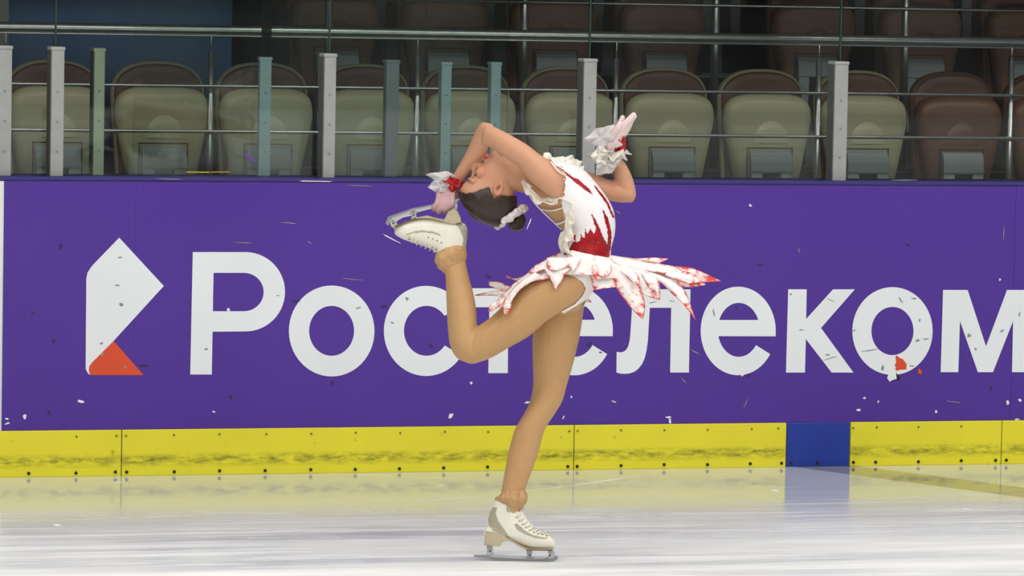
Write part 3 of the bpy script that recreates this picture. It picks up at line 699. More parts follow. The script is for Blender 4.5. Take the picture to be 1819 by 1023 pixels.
# -- left arm (far)
B.loft([(985, 292, 985, 345, -0.10, 26), (1005, 292, 1008, 345, -0.135, 27), (1030, 299, 1036, 342, -0.15, 22), (1055, 309, 1062, 350, -0.155, 20), (1080, 318, 1090, 358, -0.155, 19), (1100, 322, 1112, 360, -0.15, 18.5), (1112, 322, 1124, 357, -0.148, 17)], 'armL', cap=0.4)
B.loft([(1090, 330, 1124, 359, -0.15, 16), (1091, 320, 1130, 346, -0.148, 18), (1090, 308, 1125, 320, -0.142, 18), (1088, 295, 1116, 299, -0.135, 16), (1084, 281, 1104, 281, -0.128, 12.5), (1079, 268, 1096, 268, -0.122, 11)], 'armL', cap=0.4)
# -- left hand
B.loft([(1078, 272, 1095, 270, -0.122, 11), (1075, 260, 1096, 262, -0.118, 12), (1081, 245, 1104, 250, -0.114, 12), (1091, 232, 1110, 240, -0.110, 10.5)], 'handL', cap=0.4)
for a in ([(1098, 238, -0.100, 5.2), (1108, 223, -0.092, 5.0), (1118, 212, -0.090, 4.8), (1126, 203.5, -0.092, 4.0)],
          [(1102, 240, -0.108, 5.2), (1113, 224, -0.106, 5.0), (1121, 213, -0.106, 4.6), (1127, 206, -0.108, 3.9)],
          [(1105, 242, -0.117, 5.0), (1114, 229, -0.120, 4.8), (1119, 219, -0.124, 4.4), (1122, 212, -0.128, 3.8)],
          [(1092, 236, -0.126, 4.6), (1100, 222, -0.136, 4.4), (1104, 214, -0.140, 4.2), (1106, 208, -0.142, 3.6)],
          [(1086, 248, -0.102, 5.4), (1093, 234, -0.086, 5.0), (1098, 226, -0.080, 4.6), (1102, 219, -0.080, 4.0)]):
    B.tube(a, 'handL', n=10)

V, FC, NR, LB = B.remesh(0.0030, smooth=5)
UV = [unP(v) for v in V]

SKIN = srgb(202, 150, 120)[:3]; TIGHT = srgb(190, 149, 102)[:3]; LIP = srgb(190, 112, 104)[:3]; DARK = srgb(52, 32, 24)[:3]; CHEEK = srgb(214, 140, 118)[:3]
def mixc(a, b_, t): return tuple(a[i]*(1-t)+b_[i]*t for i in range(3))
def sstep(a, b_, x): t = min(1, max(0, (x-a)/(b_-a))); return t*t*(3-2*t)
cols = []
for (x, y, w), l in zip(UV, LB):
    c = SKIN
    if l in ('legL', 'legR', 'pelvis'): c = TIGHT
    elif l == 'torso':
        c = mixc(SKIN, srgb(190, 148, 100)[:3], 0.7)
    elif l == 'head':
        a, b_ = hinv(x, y); lat = abs(w/S)
        c = mixc(c, CHEEK, 0.4*math.exp(-((a-38)/12)**2-((b_-14)/14)**2))
        if 11 < a < 24.5 and b_ < 3.2 and lat < 10: c = mixc(c, LIP, 0.85*sstep(24.5, 23, a)*sstep(11, 12.5, a)*sstep(4, 1.5, b_))
        if 17.0 < a < 18.6 and b_ < 4 and lat < 10: c = mixc(c, DARK, 0.7)
        if lat > 6:
            ln = 51.5+0.10*(lat-14)
            c = mixc(c, DARK, 0.95*sstep(3.8, 1.8, abs(a-ln))*sstep(24, 20, lat)*sstep(17, 14, b_))
            c = mixc(c, srgb(150, 90, 80)[:3], 0.5*sstep(6, 2, abs(a-57))*sstep(24, 18, lat)*sstep(18, 12, b_))
            c = mixc(c, DARK, 0.65*sstep(2.6, 1.0, abs(a-68+0.12*(lat-14)))*sstep(27, 23, lat)*sstep(20, 16, b_))
        if 31 < a < 33.5 and b_ < -3 and 2 < lat < 6: c = mixc(c, DARK, 0.6)
    elif l == 'ear':
        a, b_ = hinv(x, y); d = math.hypot((a-44)/8, (b_-49)/4.2)
        c = mixc(srgb(206, 146, 118)[:3], srgb(132, 80, 58)[:3], sstep(1.0, 0.3, d))
    cols.append(c)
M_skin = mat('skin_and_tights', (1, 1, 1, 1), 0.5, attr='Col', var=0.04, scale=30, spec=0.35)
body = mk('body', V, FC, M_skin, person, True, cols=cols)

# ---- shells cut from the body surface: clothing that follows it
def inpoly(x, y, poly):
    c = False; n = len(poly); j = n-1
    for i in range(n):
        xi, yi = poly[i]; xj, yj = poly[j]
        if (yi > y) != (yj > y) and x < (xj-xi)*(y-yi)/(yj-yi)+xi: c = not c
        j = i
    return c
def cut_shell(name, test, off, mt, parent, colf=None, rough=0.0, thick=0.0012):
    keep = [test(*UV[i], LB[i]) for i in range(len(V))]
    idx = {}; vs = []; src = []
    fs = []
    for f in FC:
        if all(keep[i] for i in f):
            q = []
            for i in f:
                if i not in idx:
                    idx[i] = len(vs); o_ = off
                    if rough: o_ += rough*(noise.noise(V[i]*45)+0.5*noise.noise(V[i]*110))
                    vs.append(V[i]+NR[i]*o_); src.append(i)
                q.append(idx[i])
            fs.append(tuple(q))
    o = mk(name, vs, fs, mt, parent, True, cols=[colf(*UV[i], LB[i]) for i in src] if colf else None)
    sm = o.modifiers.new('thickness', 'SOLIDIFY'); sm.thickness = thick; sm.offset = 1
    return o
# hair
hl = [(-30, 96), (0, 93), (12, 87), (22, 78), (30, 62), (37, 53), (42, 57), (49, 60), (56, 57), (62, 50), (70, 46), (80, 38), (88, 30), (96, 24), (130, 18)]
def hairline(b_):
    for (b0, a0), (b1, a1) in zip(hl, hl[1:]):
        if b0 <= b_ <= b1: return a0+(a1-a0)*(b_-b0)/(b1-b0)
    return 200
def is_hair(x, y, w, l):
    if l not in ('head', 'neck'): return False
    a, b_ = hinv(x, y); return a > hairline(b_) - (6 if abs(w/S) < 12 and b_ < 20 else 0)*0
M_hair = mat('dark_hair', srgb(50, 33, 24), 0.42, var=0.35, scale=60, spec=0.5)
hair = cut_shell('hair', is_hair, 0.0055, M_hair, person, rough=0.0012, thick=0.003)
bun = Body()
bun.ball(919, 395, 0, 15, 17, 17, 'b', ang=0.6); bun.ball(906, 383, 0, 13, 14, 15, 'b'); bun.ball(923, 387, 0.004, 9, 13, 12, 'b', ang=-0.5); bun.ball(913, 401, -0.004, 10, 8, 12, 'b')
bv, bf, bn, _ = bun.remesh(0.003, 3)
bv = [v+n*(0.0025*noise.noise(v*70)) for v, n in zip(bv, bn)]
mk('bun', bv, bf, M_hair, hair, True)

# ---- fabric helpers
def ruffle_ring(name, c, axis, r_in, r_out, waves, amp, mt, parent, flare=0.3, seed=0, n=120, m_=6, colf=None):
    rr = random.Random(seed); ph = [rr.uniform(0, 6.28) for _ in range(4)]
    axis = axis.normalized(); e = axis.orthogonal().normalized(); g = axis.cross(e); vs = []; fs = []; cl = []
    for j in range(m_+1):
        t = j/m_
        for i in range(n):
            a = 2*math.pi*i/n
            wv = math.sin(waves*a+ph[0])*0.7+0.5*math.sin((waves*1.7//1)*a+ph[1])
            rad = r_in+(r_out-r_in)*t*(1+0.22*math.sin(3*a+ph[2])+0.12*math.sin((waves+2)*a+ph[3]))
            vs.append(c+e*(rad*math.cos(a))+g*(rad*math.sin(a))+axis*(flare*(r_out-r_in)*t+amp*wv*t))
            if colf: cl.append(colf(t, a))
    for j in range(m_):
        for i in range(n): fs.append((j*n+i, j*n+(i+1) % n, (j+1)*n+(i+1) % n, (j+1)*n+i))
    o = mk(name, vs, fs, mt, parent, True, cols=cl if colf else None)
    sm = o.modifiers.new('thickness', 'SOLIDIFY'); sm.thickness = 0.0008; return o
def frill(name, path, width, mt, parent, outv, waves=2.2, amp=5.0, seed=1, sub=10):
    """gathered strip sewn along a path; path (px,py,w), outv: (dx,dy,dw_m) direction of the free edge"""
    A = spline(path, sub); rr = random.Random(seed); vs = []; fs = []; m_ = 5; ln = 0
    for i, a in enumerate(A):
        if i: ln += math.hypot(*(A[i][:2]-A[i-1][:2]))
        t0 = (A[min(i+1, len(A)-1)]-A[max(i-1, 0)])[:2]; l = math.hypot(*t0) or 1; tx, ty = t0/l
        w1 = math.sin(ln/waves+seed); w2 = math.sin(ln/waves*0.53+seed*2.1)
        for j in range(m_+1):
            t = j/m_; wd_ = width*(1+0.3*w2)
            vs.append(P(a[0]+outv[0]*wd_*t+tx*amp*0.5*w2*t, a[1]+outv[1]*wd_*t+ty*amp*0.5*w2*t, a[2]+outv[2]*t+amp*S*w1*t))
    k = m_+1
    for i in range(len(A)-1):
        for j in range(m_): fs.append((i*k+j, (i+1)*k+j, (i+1)*k+j+1, i*k+j+1))
    o = mk(name, vs, fs, mt, parent, True); sm = o.modifiers.new('thickness', 'SOLIDIFY'); sm.thickness = 0.001; return o
M_frill = mat('cream_frill', srgb(252, 248, 238), 0.7, var=0.05, scale=40, trans=0.3)
M_tulle = mat('white_tulle', srgb(238, 236, 236), 0.6, var=0.06, scale=40, trans=0.35, alpha=0.72)
M_redtulle = mat('red_tulle', srgb(206, 44, 52), 0.6, var=0.15, scale=60, trans=0.3)
ax_ = (P(917, 398, 0)-P(906, 381, 0))
sc_ = []
sb = Body()
for k in range(15):
    a = 2*math.pi*k/15; u_ = Vector((0.84, -0.54)); rr_ = 26+2*math.sin(5*k)
    sb.ball(908+u_.x*rr_*math.cos(a)+1.5*math.sin(k*2.3), 384+u_.y*rr_*math.cos(a)+1.5*math.cos(k*3.1), rr_*S*math.sin(a), 7.2+1.2*math.sin(k*1.7), 9.2+math.cos(k*2.9), 7.5, 's', 10, 8, ang=0.6)
sv, sf, sn, _ = sb.remesh(0.0025, 2)
sv = [v+n*(0.004*noise.noise(v*110)) for v, n in zip(sv, sn)]
mk('scrunchie', sv, sf, mat('grey_white_lace', srgb(222, 214, 214), 0.7, var=0.12, scale=80), hair, True)['label'] = 'white lace scrunchie'

# ---- dress bodice with painted red flames
cb = crop(940, 280, 5.117)
flames = [cb([(305, 143), (330, 140), (390, 178), (450, 208), (530, 280), (578, 348), (500, 300), (440, 250), (370, 195)]),
          cb([(572, 252), (600, 270), (660, 340), (720, 430), (765, 545), (748, 545), (690, 420), (610, 308)]),
          cb([(660, 470), (680, 500), (705, 545), (735, 650), (738, 760), (720, 905), (690, 905), (710, 760), (700, 650), (678, 560)]),
          cb([(556, 505), (575, 525), (620, 600), (655, 690), (690, 770), (600, 740), (600, 640), (580, 580)]),
          cb([(375, 845), (385, 800), (415, 760), (440, 765), (470, 750), (480, 715), (505, 725), (515, 640), (530, 700), (550, 640), (590, 690), (630, 680), (690, 760), (722, 830), (712, 930), (600, 905), (480, 870)]),
          cb([(415, 690), (432, 700), (430, 760), (412, 740)]), cb([(470, 690), (482, 700), (480, 740)]),
          cb([(375, 830), (390, 850), (330, 900), (290, 905), (340, 860)]), cb([(465, 865), (490, 875), (480, 915), (468, 905)])]
bod_poly = [(976, 283), (1010, 268), (1062, 298), (1112, 380), (1112, 470), (1080, 476), (985, 458), (985, 428), (1003, 407), (1004, 388), (999, 366), (994, 351), (1002, 330), (997, 312)]
WHITE = srgb(238, 234, 236)[:3]; RED = srgb(184, 10, 26)[:3]; DRED = srgb(118, 6, 18)[:3]
def bodice_test(x, y, w, l):
    if l not in ('torso', 'pelvis', 'armR', 'armL', 'neck'): return False
    if l in ('armL', 'armR') and not (l == 'armR' and x > 1003): return False
    return inpoly(x, y, bod_poly)
def bodice_col(x, y, w, l):
    n1 = noise.noise(Vector((x*0.16, y*0.16, w*40)))*1.8; n2 = noise.noise(Vector((x*0.5, y*0.5, w*60)))*0.8
    for p in flames:
        if inpoly(x+n1+n2, y+n1-n2, p): return mixc(RED, DRED, 0.5+0.5*noise.noise(Vector((x*0.09, y*0.09, 1))))
    return WHITE
M_dress = mat('painted_dress_fabric', (1, 1, 1, 1), 0.5, attr='Col', var=0.03, scale=40, spec=0.3)
dress = cut_shell('dress', bodice_test, 0.003, M_dress, person, bodice_col)
dress['label'] = 'white dress bodice with red flames'
brief_near = [(980, 448), (1092, 448), (1062, 520), (1040, 532), (1002, 556), (996, 552), (1020, 539), (1034, 524), (1039, 512), (1033, 501), (1020, 493), (1005, 487), (985, 478)]
def brief_test(x, y, w, l):
    if l not in ('pelvis', 'legR', 'torso', 'legL'): return False
    if w > 0.0: return inpoly(x, y, brief_near)
    return l != 'torso' and y > 448 and y < 545-0.9*max(0, 1000-x) and x > 976 or (l == 'torso' and y > 448)
cut_shell('briefs', brief_test, 0.0022, mat('white_briefs', srgb(236, 230, 226), 0.5, var=0.03, scale=40), dress)
# sequins on the red part
sq = MB(); rs = random.Random(4)
seqpts = [(i, UV[i]) for i in range(0, len(V), 7) if LB[i] in ('torso',) and inpoly(UV[i][0], UV[i][1], flames[4]+[]) and UV[i][2] > 0.02]
for i, uvw in rs.sample(seqpts, min(26, len(seqpts))):
    c = V[i]+NR[i]*0.0046; e = NR[i].orthogonal().normalized(); g = NR[i].cross(e); r = 0.0013
    sq.add([c+e*r, c+g*r, c-e*r, c-g*r, c+NR[i]*0.0014], [(0, 1, 4), (1, 2, 4), (2, 3, 4), (3, 0, 4)])
if sq.v: sq.build('sequins', mat('sequin', srgb(240, 200, 200), 0.15, 0.8), dress)['kind'] = 'stuff'
# frills round the armhole, down the back, over the far shoulder
frill('frill', [(929, 320, 0.10), (937, 333, 0.115), (945, 343, 0.12), (954, 352, 0.125), (964, 356, 0.13), (974, 352, 0.135), (986, 348, 0.14), (996, 350, 0.135), (1003, 360, 0.13), (1006, 375, 0.128), (1006, 390, 0.125), (1004, 406, 0.122), (1000, 420, 0.118), (998, 436, 0.115), (1000, 446, 0.112)], 15, M_frill, dress, (0.85, 0.5, 0.022), 2.6, 4.0, 1)
frill('frill', [(930, 318, 0.09), (938, 330, 0.105), (946, 340, 0.112), (955, 349, 0.12), (966, 352, 0.125), (980, 347, 0.13), (995, 346, 0.13), (1004, 356, 0.125), (1009, 372, 0.125), (1010, 390, 0.122), (1008, 406, 0.118), (1003, 420, 0.112), (999, 432, 0.108)], 11, M_frill, dress, (-0.45, 0.85, 0.020), 2.4, 3.6, 5)
frill('frill', [(996, 412, 0.09), (992, 424, 0.085), (992, 436, 0.085), (997, 447, 0.09)], 14, M_frill, dress, (0.8, -0.1, 0.02), 2.0, 4.0, 9)
frill('frill', [(964, 281, -0.02), (978, 285, -0.03), (992, 289, -0.04), (1004, 291, -0.06), (1016, 293, -0.08), (1026, 297, -0.10), (1036, 304, -0.11)], 10, M_frill, dress, (0.25, -0.95, -0.01), 2.2, 4.0, 3)
frill('frill', [(1000, 287, -0.09), (1010, 287, -0.10), (1020, 291, -0.11), (1030, 298, -0.12)], 11, M_frill, dress, (0.2, -0.9, -0.01), 1.8, 4.0, 8)
def cord(name, pts, mt, parent, n=8):
    b_ = Body(); b_.tube(pts, 'c', 5, n); return mk(name, b_.v, b_.f, mt, parent, True)
def on_body(x, y):   # depth of the near body surface at a pixel
    best = None
    for i in range(len(V)):
        u = UV[i]
        if abs(u[0]-x) < 3 and abs(u[1]-y) < 3 and (best is None or u[2] > best): best = u[2]
    return 0.0 if best is None else best
cord('back_strap', [(x, y, on_body(x+1, y)+0.003, 1.5) for x, y in ((961, 372), (970, 373.5), (980, 374), (990, 372), (1000, 369))], M_frill, dress)
cord('back_strap', [(x, y, on_body(x+1, y)+0.003, 1.8) for x, y in ((987, 398), (994, 397), (1001, 394), (1006, 391))], M_frill, dress)
cord('back_edging', [(931, 330, 0.10, 1.4), (940, 346, 0.08, 1.4), (951, 362, 0.06, 1.4), (965, 377, 0.05, 1.4), (982, 393, 0.04, 1.4), (997, 407, 0.04, 1.4)], M_frill, dress)
cord('neckline_edging', [(x, y, on_body(x, y)+0.003, 1.6) for x, y in ((979, 288), (985, 296), (991, 303), (998, 308), (1005, 311))], M_frill, dress)

# ---- skirt petals
cs = crop(840, 400, 3.954)
def petal(name, left, right, wl, wr, bulge=0.012, seed=0, sub=5, m_=14, tipred=1.0, mt=None):
    """left/right edges root to tip in skirt-crop pixels; wl, wr = depth (root, tip) of the two edges"""
    Lp = spline(cs(left), sub); Rp = spline(cs(right), sub); k = max(len(Lp), len(Rp))
    def at(A, t): x = t*(len(A)-1); i = min(int(x), len(A)-2); return A[i]+(A[i+1]-A[i])*(x-i)
    rr = random.Random(seed); vs = []; fs = []; cl = []; n = 3*k
    for i in range(n+1):
        t = i/n; a = at(Lp, t); b_ = at(Rp, t); w0 = wl[0]+(wl[1]-wl[0])*t; w1 = wr[0]+(wr[1]-wr[0])*t
        for j in range(m_+1):
            q = j/m_; e = abs(2*q-1)
            bz = bulge*math.sin(math.pi*q)*(0.4+0.6*math.sin(math.pi*min(1, t*0.9+0.1)))+0.003*math.sin(9*q+seed)*math.sin(7*t+seed)
            x, y = a+(b_-a)*q; vs.append(P(x, y, w0+(w1-w0)*q+bz))
            nz = noise.noise(Vector((x*0.11, y*0.11, seed)))+0.6*noise.noise(Vector((x*0.4, y*0.4, seed)))
            f = sstep(0.70, 0.98, e+0.30*nz)*0.95*sstep(0.05, 0.35, t)+tipred*sstep(0.66, 1.0, t+0.30*nz)*0.85+0.5*sstep(0.25, 0.6, nz)*sstep(0.2, 0.5, t)
            sp_ = 1.0 if noise.noise(Vector((x*0.9, y*0.9, seed+3))) > 0.46 and t > 0.15 else 0
            c = mixc(srgb(250, 245, 242)[:3], srgb(224, 66, 58)[:3], min(1, f)); c = mixc(c, srgb(150, 30, 50)[:3], sp_*0.7*min(1, f*1.5+0.15)); cl.append(c)
    kk = m_+1
    for i in range(n):
        for j in range(m_): fs.append((i*kk+j, i*kk+j+1, (i+1)*kk+j+1, (i+1)*kk+j))
    o = mk(name, vs, fs, mt or M_petal, dress, True, cols=cl)
    sm = o.modifiers.new('thickness', 'SOLIDIFY'); sm.thickness = 0.0014; return o
M_petal = mat('petal_fabric', (1, 1, 1, 1), 0.55, attr='Col', trans=0.12, var=0.02, scale=50)
def petals():
    # far side first
    petal('petal', [(1000, 215), (1150, 232), (1260, 226), (1370, 234)], [(1000, 250), (1150, 262), (1290, 272), (1372, 237)], (-0.12, -0.22), (-0.10, -0.21), 0.01, 1)
    petal('petal', [(760, 430), (800, 490), (832, 540)], [(720, 460), (760, 530), (834, 542)], (-0.12, -0.15), (-0.12, -0.15), 0.005, 2)
    petal('petal', [(700, 195), (420, 330), (300, 372), (232, 350)], [(720, 240), (420, 365), (330, 390), (234, 364)], (-0.06, -0.12), (-0.06, -0.12), 0.01, 3)
    petal('petal', [(500, 260), (300, 425), (190, 400), (112, 397)], [(520, 300), (320, 455), (170, 450), (114, 418)], (-0.05, -0.10), (-0.03, -0.08), 0.01, 4, tipred=0.4)
    petal('petal', [(500, 300), (270, 445), (140, 465), (15, 489)], [(520, 330), (290, 490), (130, 492), (17, 493)], (-0.02, -0.05), (0.0, -0.05), 0.008, 5)
    petal('petal', [(1000, 280), (1110, 340), (1180, 440), (1230, 480), (1290, 500)], [(1050, 280), (1240, 340), (1296, 400), (1304, 460), (1296, 500)], (-0.09, -0.12), (-0.08, -0.10), 0.012, 41)
    petal('petal', [(900, 290), (970, 350), (1040, 450), (1120, 560), (1180, 620)], [(980, 270), (1090, 335), (1170, 450), (1196, 540), (1184, 622)], (-0.11, -0.14), (-0.10, -0.12), 0.012, 42)
    petal('petal', [(940, 215), (1160, 255), (1400, 300), (1600, 370)], [(930, 270), (1150, 325), (1360, 372), (1602, 374)], (-0.03, -0.10), (-0.07, -0.12), 0.015, 43)
    # right side
    petal('petal', [(940, 205), (1160, 240), (1400, 284), (1550, 303), (1738, 389)], [(930, 260), (1150, 315), (1360, 365), (1560, 400), (1740, 392)], (0.02, -0.06), (0.06, 0.0), 0.02, 6)
    petal('petal', [(1000, 270), (1220, 320), (1420, 345), (1632, 412)], [(980, 310), (1200, 375), (1400, 425), (1540, 436), (1634, 418)], (0.06, 0.02), (0.08, 0.05), 0.02, 7)
    petal('petal', [(1040, 290), (1290, 385), (1400, 480), (1490, 570), (1560, 664)], [(1160, 280), (1390, 385), (1480, 450), (1520, 540), (1562, 666)], (0.09, 0.09), (0.07, 0.06), 0.012, 8)
    petal('petal', [(960, 300), (1110, 340), (1180, 470), (1230, 500), (1304, 526)], [(1050, 280), (1240, 340), (1306, 400), (1314, 470), (1310, 524)], (0.10, 0.12), (0.09, 0.10), 0.012, 9)
    petal('petal', [(880, 280), (960, 350), (1020, 460), (1110, 580), (1188, 656)], [(980, 260), (1100, 335), (1180, 460), (1208, 560), (1194, 658)], (0.115, 0.14), (0.11, 0.12), 0.012, 10)
    petal('petal', [(790, 270), (830, 380), (845, 440), (862, 455), (925, 440)], [(950, 290), (980, 370), (1010, 430), (980, 432), (930, 442)], (0.12, 0.15), (0.12, 0.14), 0.008, 11)
    # yoke over the hips and thigh
    petal('skirt_yoke', [(690, 176), (560, 212), (440, 295), (365, 372)], [(760, 240), (690, 330), (560, 372), (410, 398)], (0.02, 0.09), (0.135, 0.165), 0.03, 12, tipred=0.5)
    petal('skirt_yoke', [(690, 176), (640, 250), (600, 320), (590, 345)], [(860, 215), (860, 300), (850, 345), (840, 350)], (0.115, 0.155), (0.122, 0.15), 0.02, 13, tipred=0.3)
    petal('skirt_yoke', [(800, 200), (810, 280), (840, 340), (860, 380)], [(960, 232), (1010, 275), (1030, 330), (1020, 370)], (0.122, 0.155), (0.07, 0.12), 0.02, 14, tipred=0.3)
    petal('petal', [(500, 300), (530, 360), (556, 400), (573, 455)], [(690, 300), (645, 350), (610, 410), (577, 457)], (0.160, 0.178), (0.160, 0.178), 0.008, 15)
    petal('petal', [(640, 230), (670, 280), (690, 310), (697, 334)], [(770, 220), (745, 270), (720, 310), (703, 335)], (0.158, 0.176), (0.158, 0.176), 0.006, 16)
    petal('petal', [(520, 230), (520, 280), (530, 310), (560, 318)], [(720, 230), (690, 270), (640, 305), (565, 320)], (0.150, 0.175), (0.155, 0.178), 0.008, 19)
    petal('petal', [(1150, 255), (1300, 268), (1420, 290), (1480, 322)], [(1120, 300), (1270, 330), (1400, 345), (1482, 326)], (0.05, 0.02), (0.09, 0.06), 0.012, 31)
    petal('petal', [(1380, 300), (1480, 318), (1560, 350), (1600, 395)], [(1350, 350), (1440, 390), (1530, 410), (1602, 400)], (0.05, 0.04), (0.08, 0.07), 0.012, 32)
    petal('petal', [(1030, 310), (1090, 370), (1130, 410), (1168, 420)], [(1110, 300), (1150, 340), (1168, 380), (1170, 418)], (0.13, 0.155), (0.125, 0.15), 0.008, 33)
    petal('petal', [(860, 265), (870, 320), (880, 350), (912, 362)], [(960, 262), (975, 310), (960, 345), (915, 364)], (0.135, 0.16), (0.13, 0.155), 0.006, 34)
    petal('petal', [(1180, 330), (1210, 390), (1240, 440), (1296, 470)], [(1280, 350), (1305, 400), (1308, 440), (1300, 472)], (0.11, 0.13), (0.10, 0.12), 0.008, 35)
    petal('petal', [(560, 225), (480, 262), (430, 290), (390, 332)], [(600, 260), (500, 310), (450, 330), (394, 336)], (0.12, 0.14), (0.15, 0.16), 0.010, 36)
    # left sprays over the thigh
    petal('petal', [(430, 310), (300, 400), (200, 500), (108, 602)], [(480, 350), (340, 450), (230, 540), (124, 606)], (0.11, 0.13), (0.15, 0.15), 0.01, 17)
    petal('petal', [(440, 330), (320, 410), (225, 520), (212, 590), (224, 632)], [(480, 370), (370, 420), (285, 510), (262, 590), (238, 632)], (0.165, 0.165), (0.172, 0.165), 0.008, 18)
    petal('petal', [(180, 530), (140, 550), (118, 562)], [(200, 570), (150, 580), (112, 596)], (0.13, 0.135), (0.135, 0.135), 0.004, 20)
petals()

# ---- gloves
M_glove = mat('sheer_glove', srgb(228, 204, 203), 0.6, var=0.06, scale=60)
M_glove2 = mat('sheer_mauve_glove', srgb(188, 152, 156), 0.6, var=0.06, scale=60)
gl = cut_shell('glove', lambda x, y, w, l: l == 'handL', 0.0012, M_glove, person); gl['label'] = 'sheer pink-white glove on the raised left hand'
gr = cut_shell('glove', lambda x, y, w, l: l == 'handR', 0.0012, M_glove2, person); gr['label'] = 'sheer mauve glove gripping the blade'
axl = P(1082, 262, -0.12)-P(1102, 300, -0.135)
ruffle_ring('wrist_ruffle', P(1084, 268, -0.118), axl, 0.018, 0.066, 6, 0.014, M_tulle, gl, 0.35, 3)
ruffle_ring('wrist_ruffle', P(1087, 277, -0.12), -axl, 0.020, 0.058, 7, 0.012, M_tulle, gl, 0.55, 6)
ruffle_ring('wrist_ruffle', P(1084, 274, -0.10), axl+rt*0.01, 0.012, 0.050, 7, 0.012, M_frill, gl, -0.3, 9)
def leafy(name, pts, mt, parent, w, bul=0.006, seed=[0]):
    """crumpled piece of tulle: dense ragged outline, rings to the middle, folds in depth"""
    seed[0] += 1; k = seed[0]*3.7; A = spline(list(pts)+[pts[0]], 8)[:-1]; n = len(A); m_ = 7
    cx = sum(a[0] for a in A)/n; cy = sum(a[1] for a in A)/n; vs = []; fs = []
    for j in range(m_):
        t = 1-j/m_
        for i, a in enumerate(A):
            rg = 1+(0.03*math.sin(i*1.9+k)+0.06*math.sin(i*0.53+k))*t
            x = cx+(a[0]-cx)*t*rg; y = cy+(a[1]-cy)*t*rg; an = 2*math.pi*i/n
            fold = math.sin(4*an+k)*t*0.8+0.35*math.sin(7*an+k*2)*t+0.8*noise.noise(Vector((x*0.12, y*0.12, k)))
            vs.append(P(x, y, w+bul*fold+bul*0.8*(1-t)))
    vs.append(P(cx, cy, w+bul*0.8))
    for j in range(m_-1):
        for i in range(n): fs.append((j*n+i, j*n+(i+1) % n, (j+1)*n+(i+1) % n, (j+1)*n+i))
    fs += [((m_-1)*n+i, (m_-1)*n+(i+1) % n, m_*n) for i in range(n)]
    o = mk(name, vs, fs, mt, parent, True)
    sm = o.modifiers.new('thickness', 'SOLIDIFY'); sm.thickness = 0.0008; return o
leafy('red_ruffle', [(1086, 262), (1096, 252), (1104, 244), (1110, 240), (1111, 256), (1110, 268), (1100, 271), (1090, 270)], M_redtulle, gl, -0.10, 0.012)
leafy('wrist_ruffle', [(1038, 247), (1050, 236), (1064, 227), (1090, 223), (1092, 240), (1082, 258), (1066, 262), (1050, 256)], M_tulle, gl, -0.09, 0.010)
leafy('wrist_ruffle', [(1058, 274), (1068, 264), (1084, 268), (1101, 274), (1099, 292), (1088, 305), (1074, 310), (1058, 308), (1060, 290)], M_tulle, gl, -0.085, 0.012)
leafy('wrist_ruffle', [(1050, 276), (1062, 262), (1074, 262), (1080, 276), (1068, 288), (1056, 286)], M_frill, gl, -0.08, 0.012)
axr = P(808, 322, -0.04)-P(820, 300, -0.03)
ruffle_ring('wrist_ruffle', P(806, 322, -0.038), -axr, 0.018, 0.042, 6, 0.010, M_redtulle, gr, 0.3, 4)
leafy('wrist_ruffle', [(757, 310), (774, 306), (794, 305), (808, 311), (812, 326), (798, 330), (782, 326), (768, 318)], M_tulle, gr, -0.005, 0.010)
leafy('wrist_ruffle', [(760, 332), (770, 322), (788, 318), (804, 326), (802, 340), (784, 342), (770, 340)], M_tulle, gr, -0.01, 0.008)
leafy('red_ruffle', [(788, 322), (800, 316), (814, 318), (818, 328), (808, 340), (798, 336)], M_redtulle, gr, 0.0, 0.010)
leafy('wrist_ruffle', [(806, 334), (816, 330), (820, 344), (816, 356), (809, 352)], M_tulle, gr, -0.05, 0.008)

# ---- skates
M_boot = mat('white_boot_leather', (1, 1, 1, 1), 0.42, attr='Col', var=0.05, scale=30)
M_sole = mat('beige_heel', srgb(182, 170, 142), 0.5, var=0.08, scale=30)
M_soleline = mat('dark_sole_edge', srgb(92, 66, 46), 0.6)
M_blade = mat('blade_steel', (0.36, 0.37, 0.39, 1), 0.32, 0.6, var=0.08, scale=30)
M_blade_w = mat('pale_blade_holder', srgb(192, 193, 198), 0.35, 0.2, var=0.05, scale=30)
M_lace = mat('cream_lace', srgb(206, 200, 182), 0.7)
M_eyelet = mat('dark_eyelet', srgb(60, 58, 56), 0.4, 0.3)
M_cuff = mat('tan_tights_cuff', srgb(188, 148, 102), 0.6, var=0.12, scale=30)
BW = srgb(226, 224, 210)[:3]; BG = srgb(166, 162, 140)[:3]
def plate(polys, w0, w1, fn=None):
    mb = MB()
    for poly in polys:
        pp = [fn(*q) for q in poly] if fn else poly
        mb.prism([P(x, y, w1) for x, y in pp], [P(x, y, w0) for x, y in pp])
    return mb
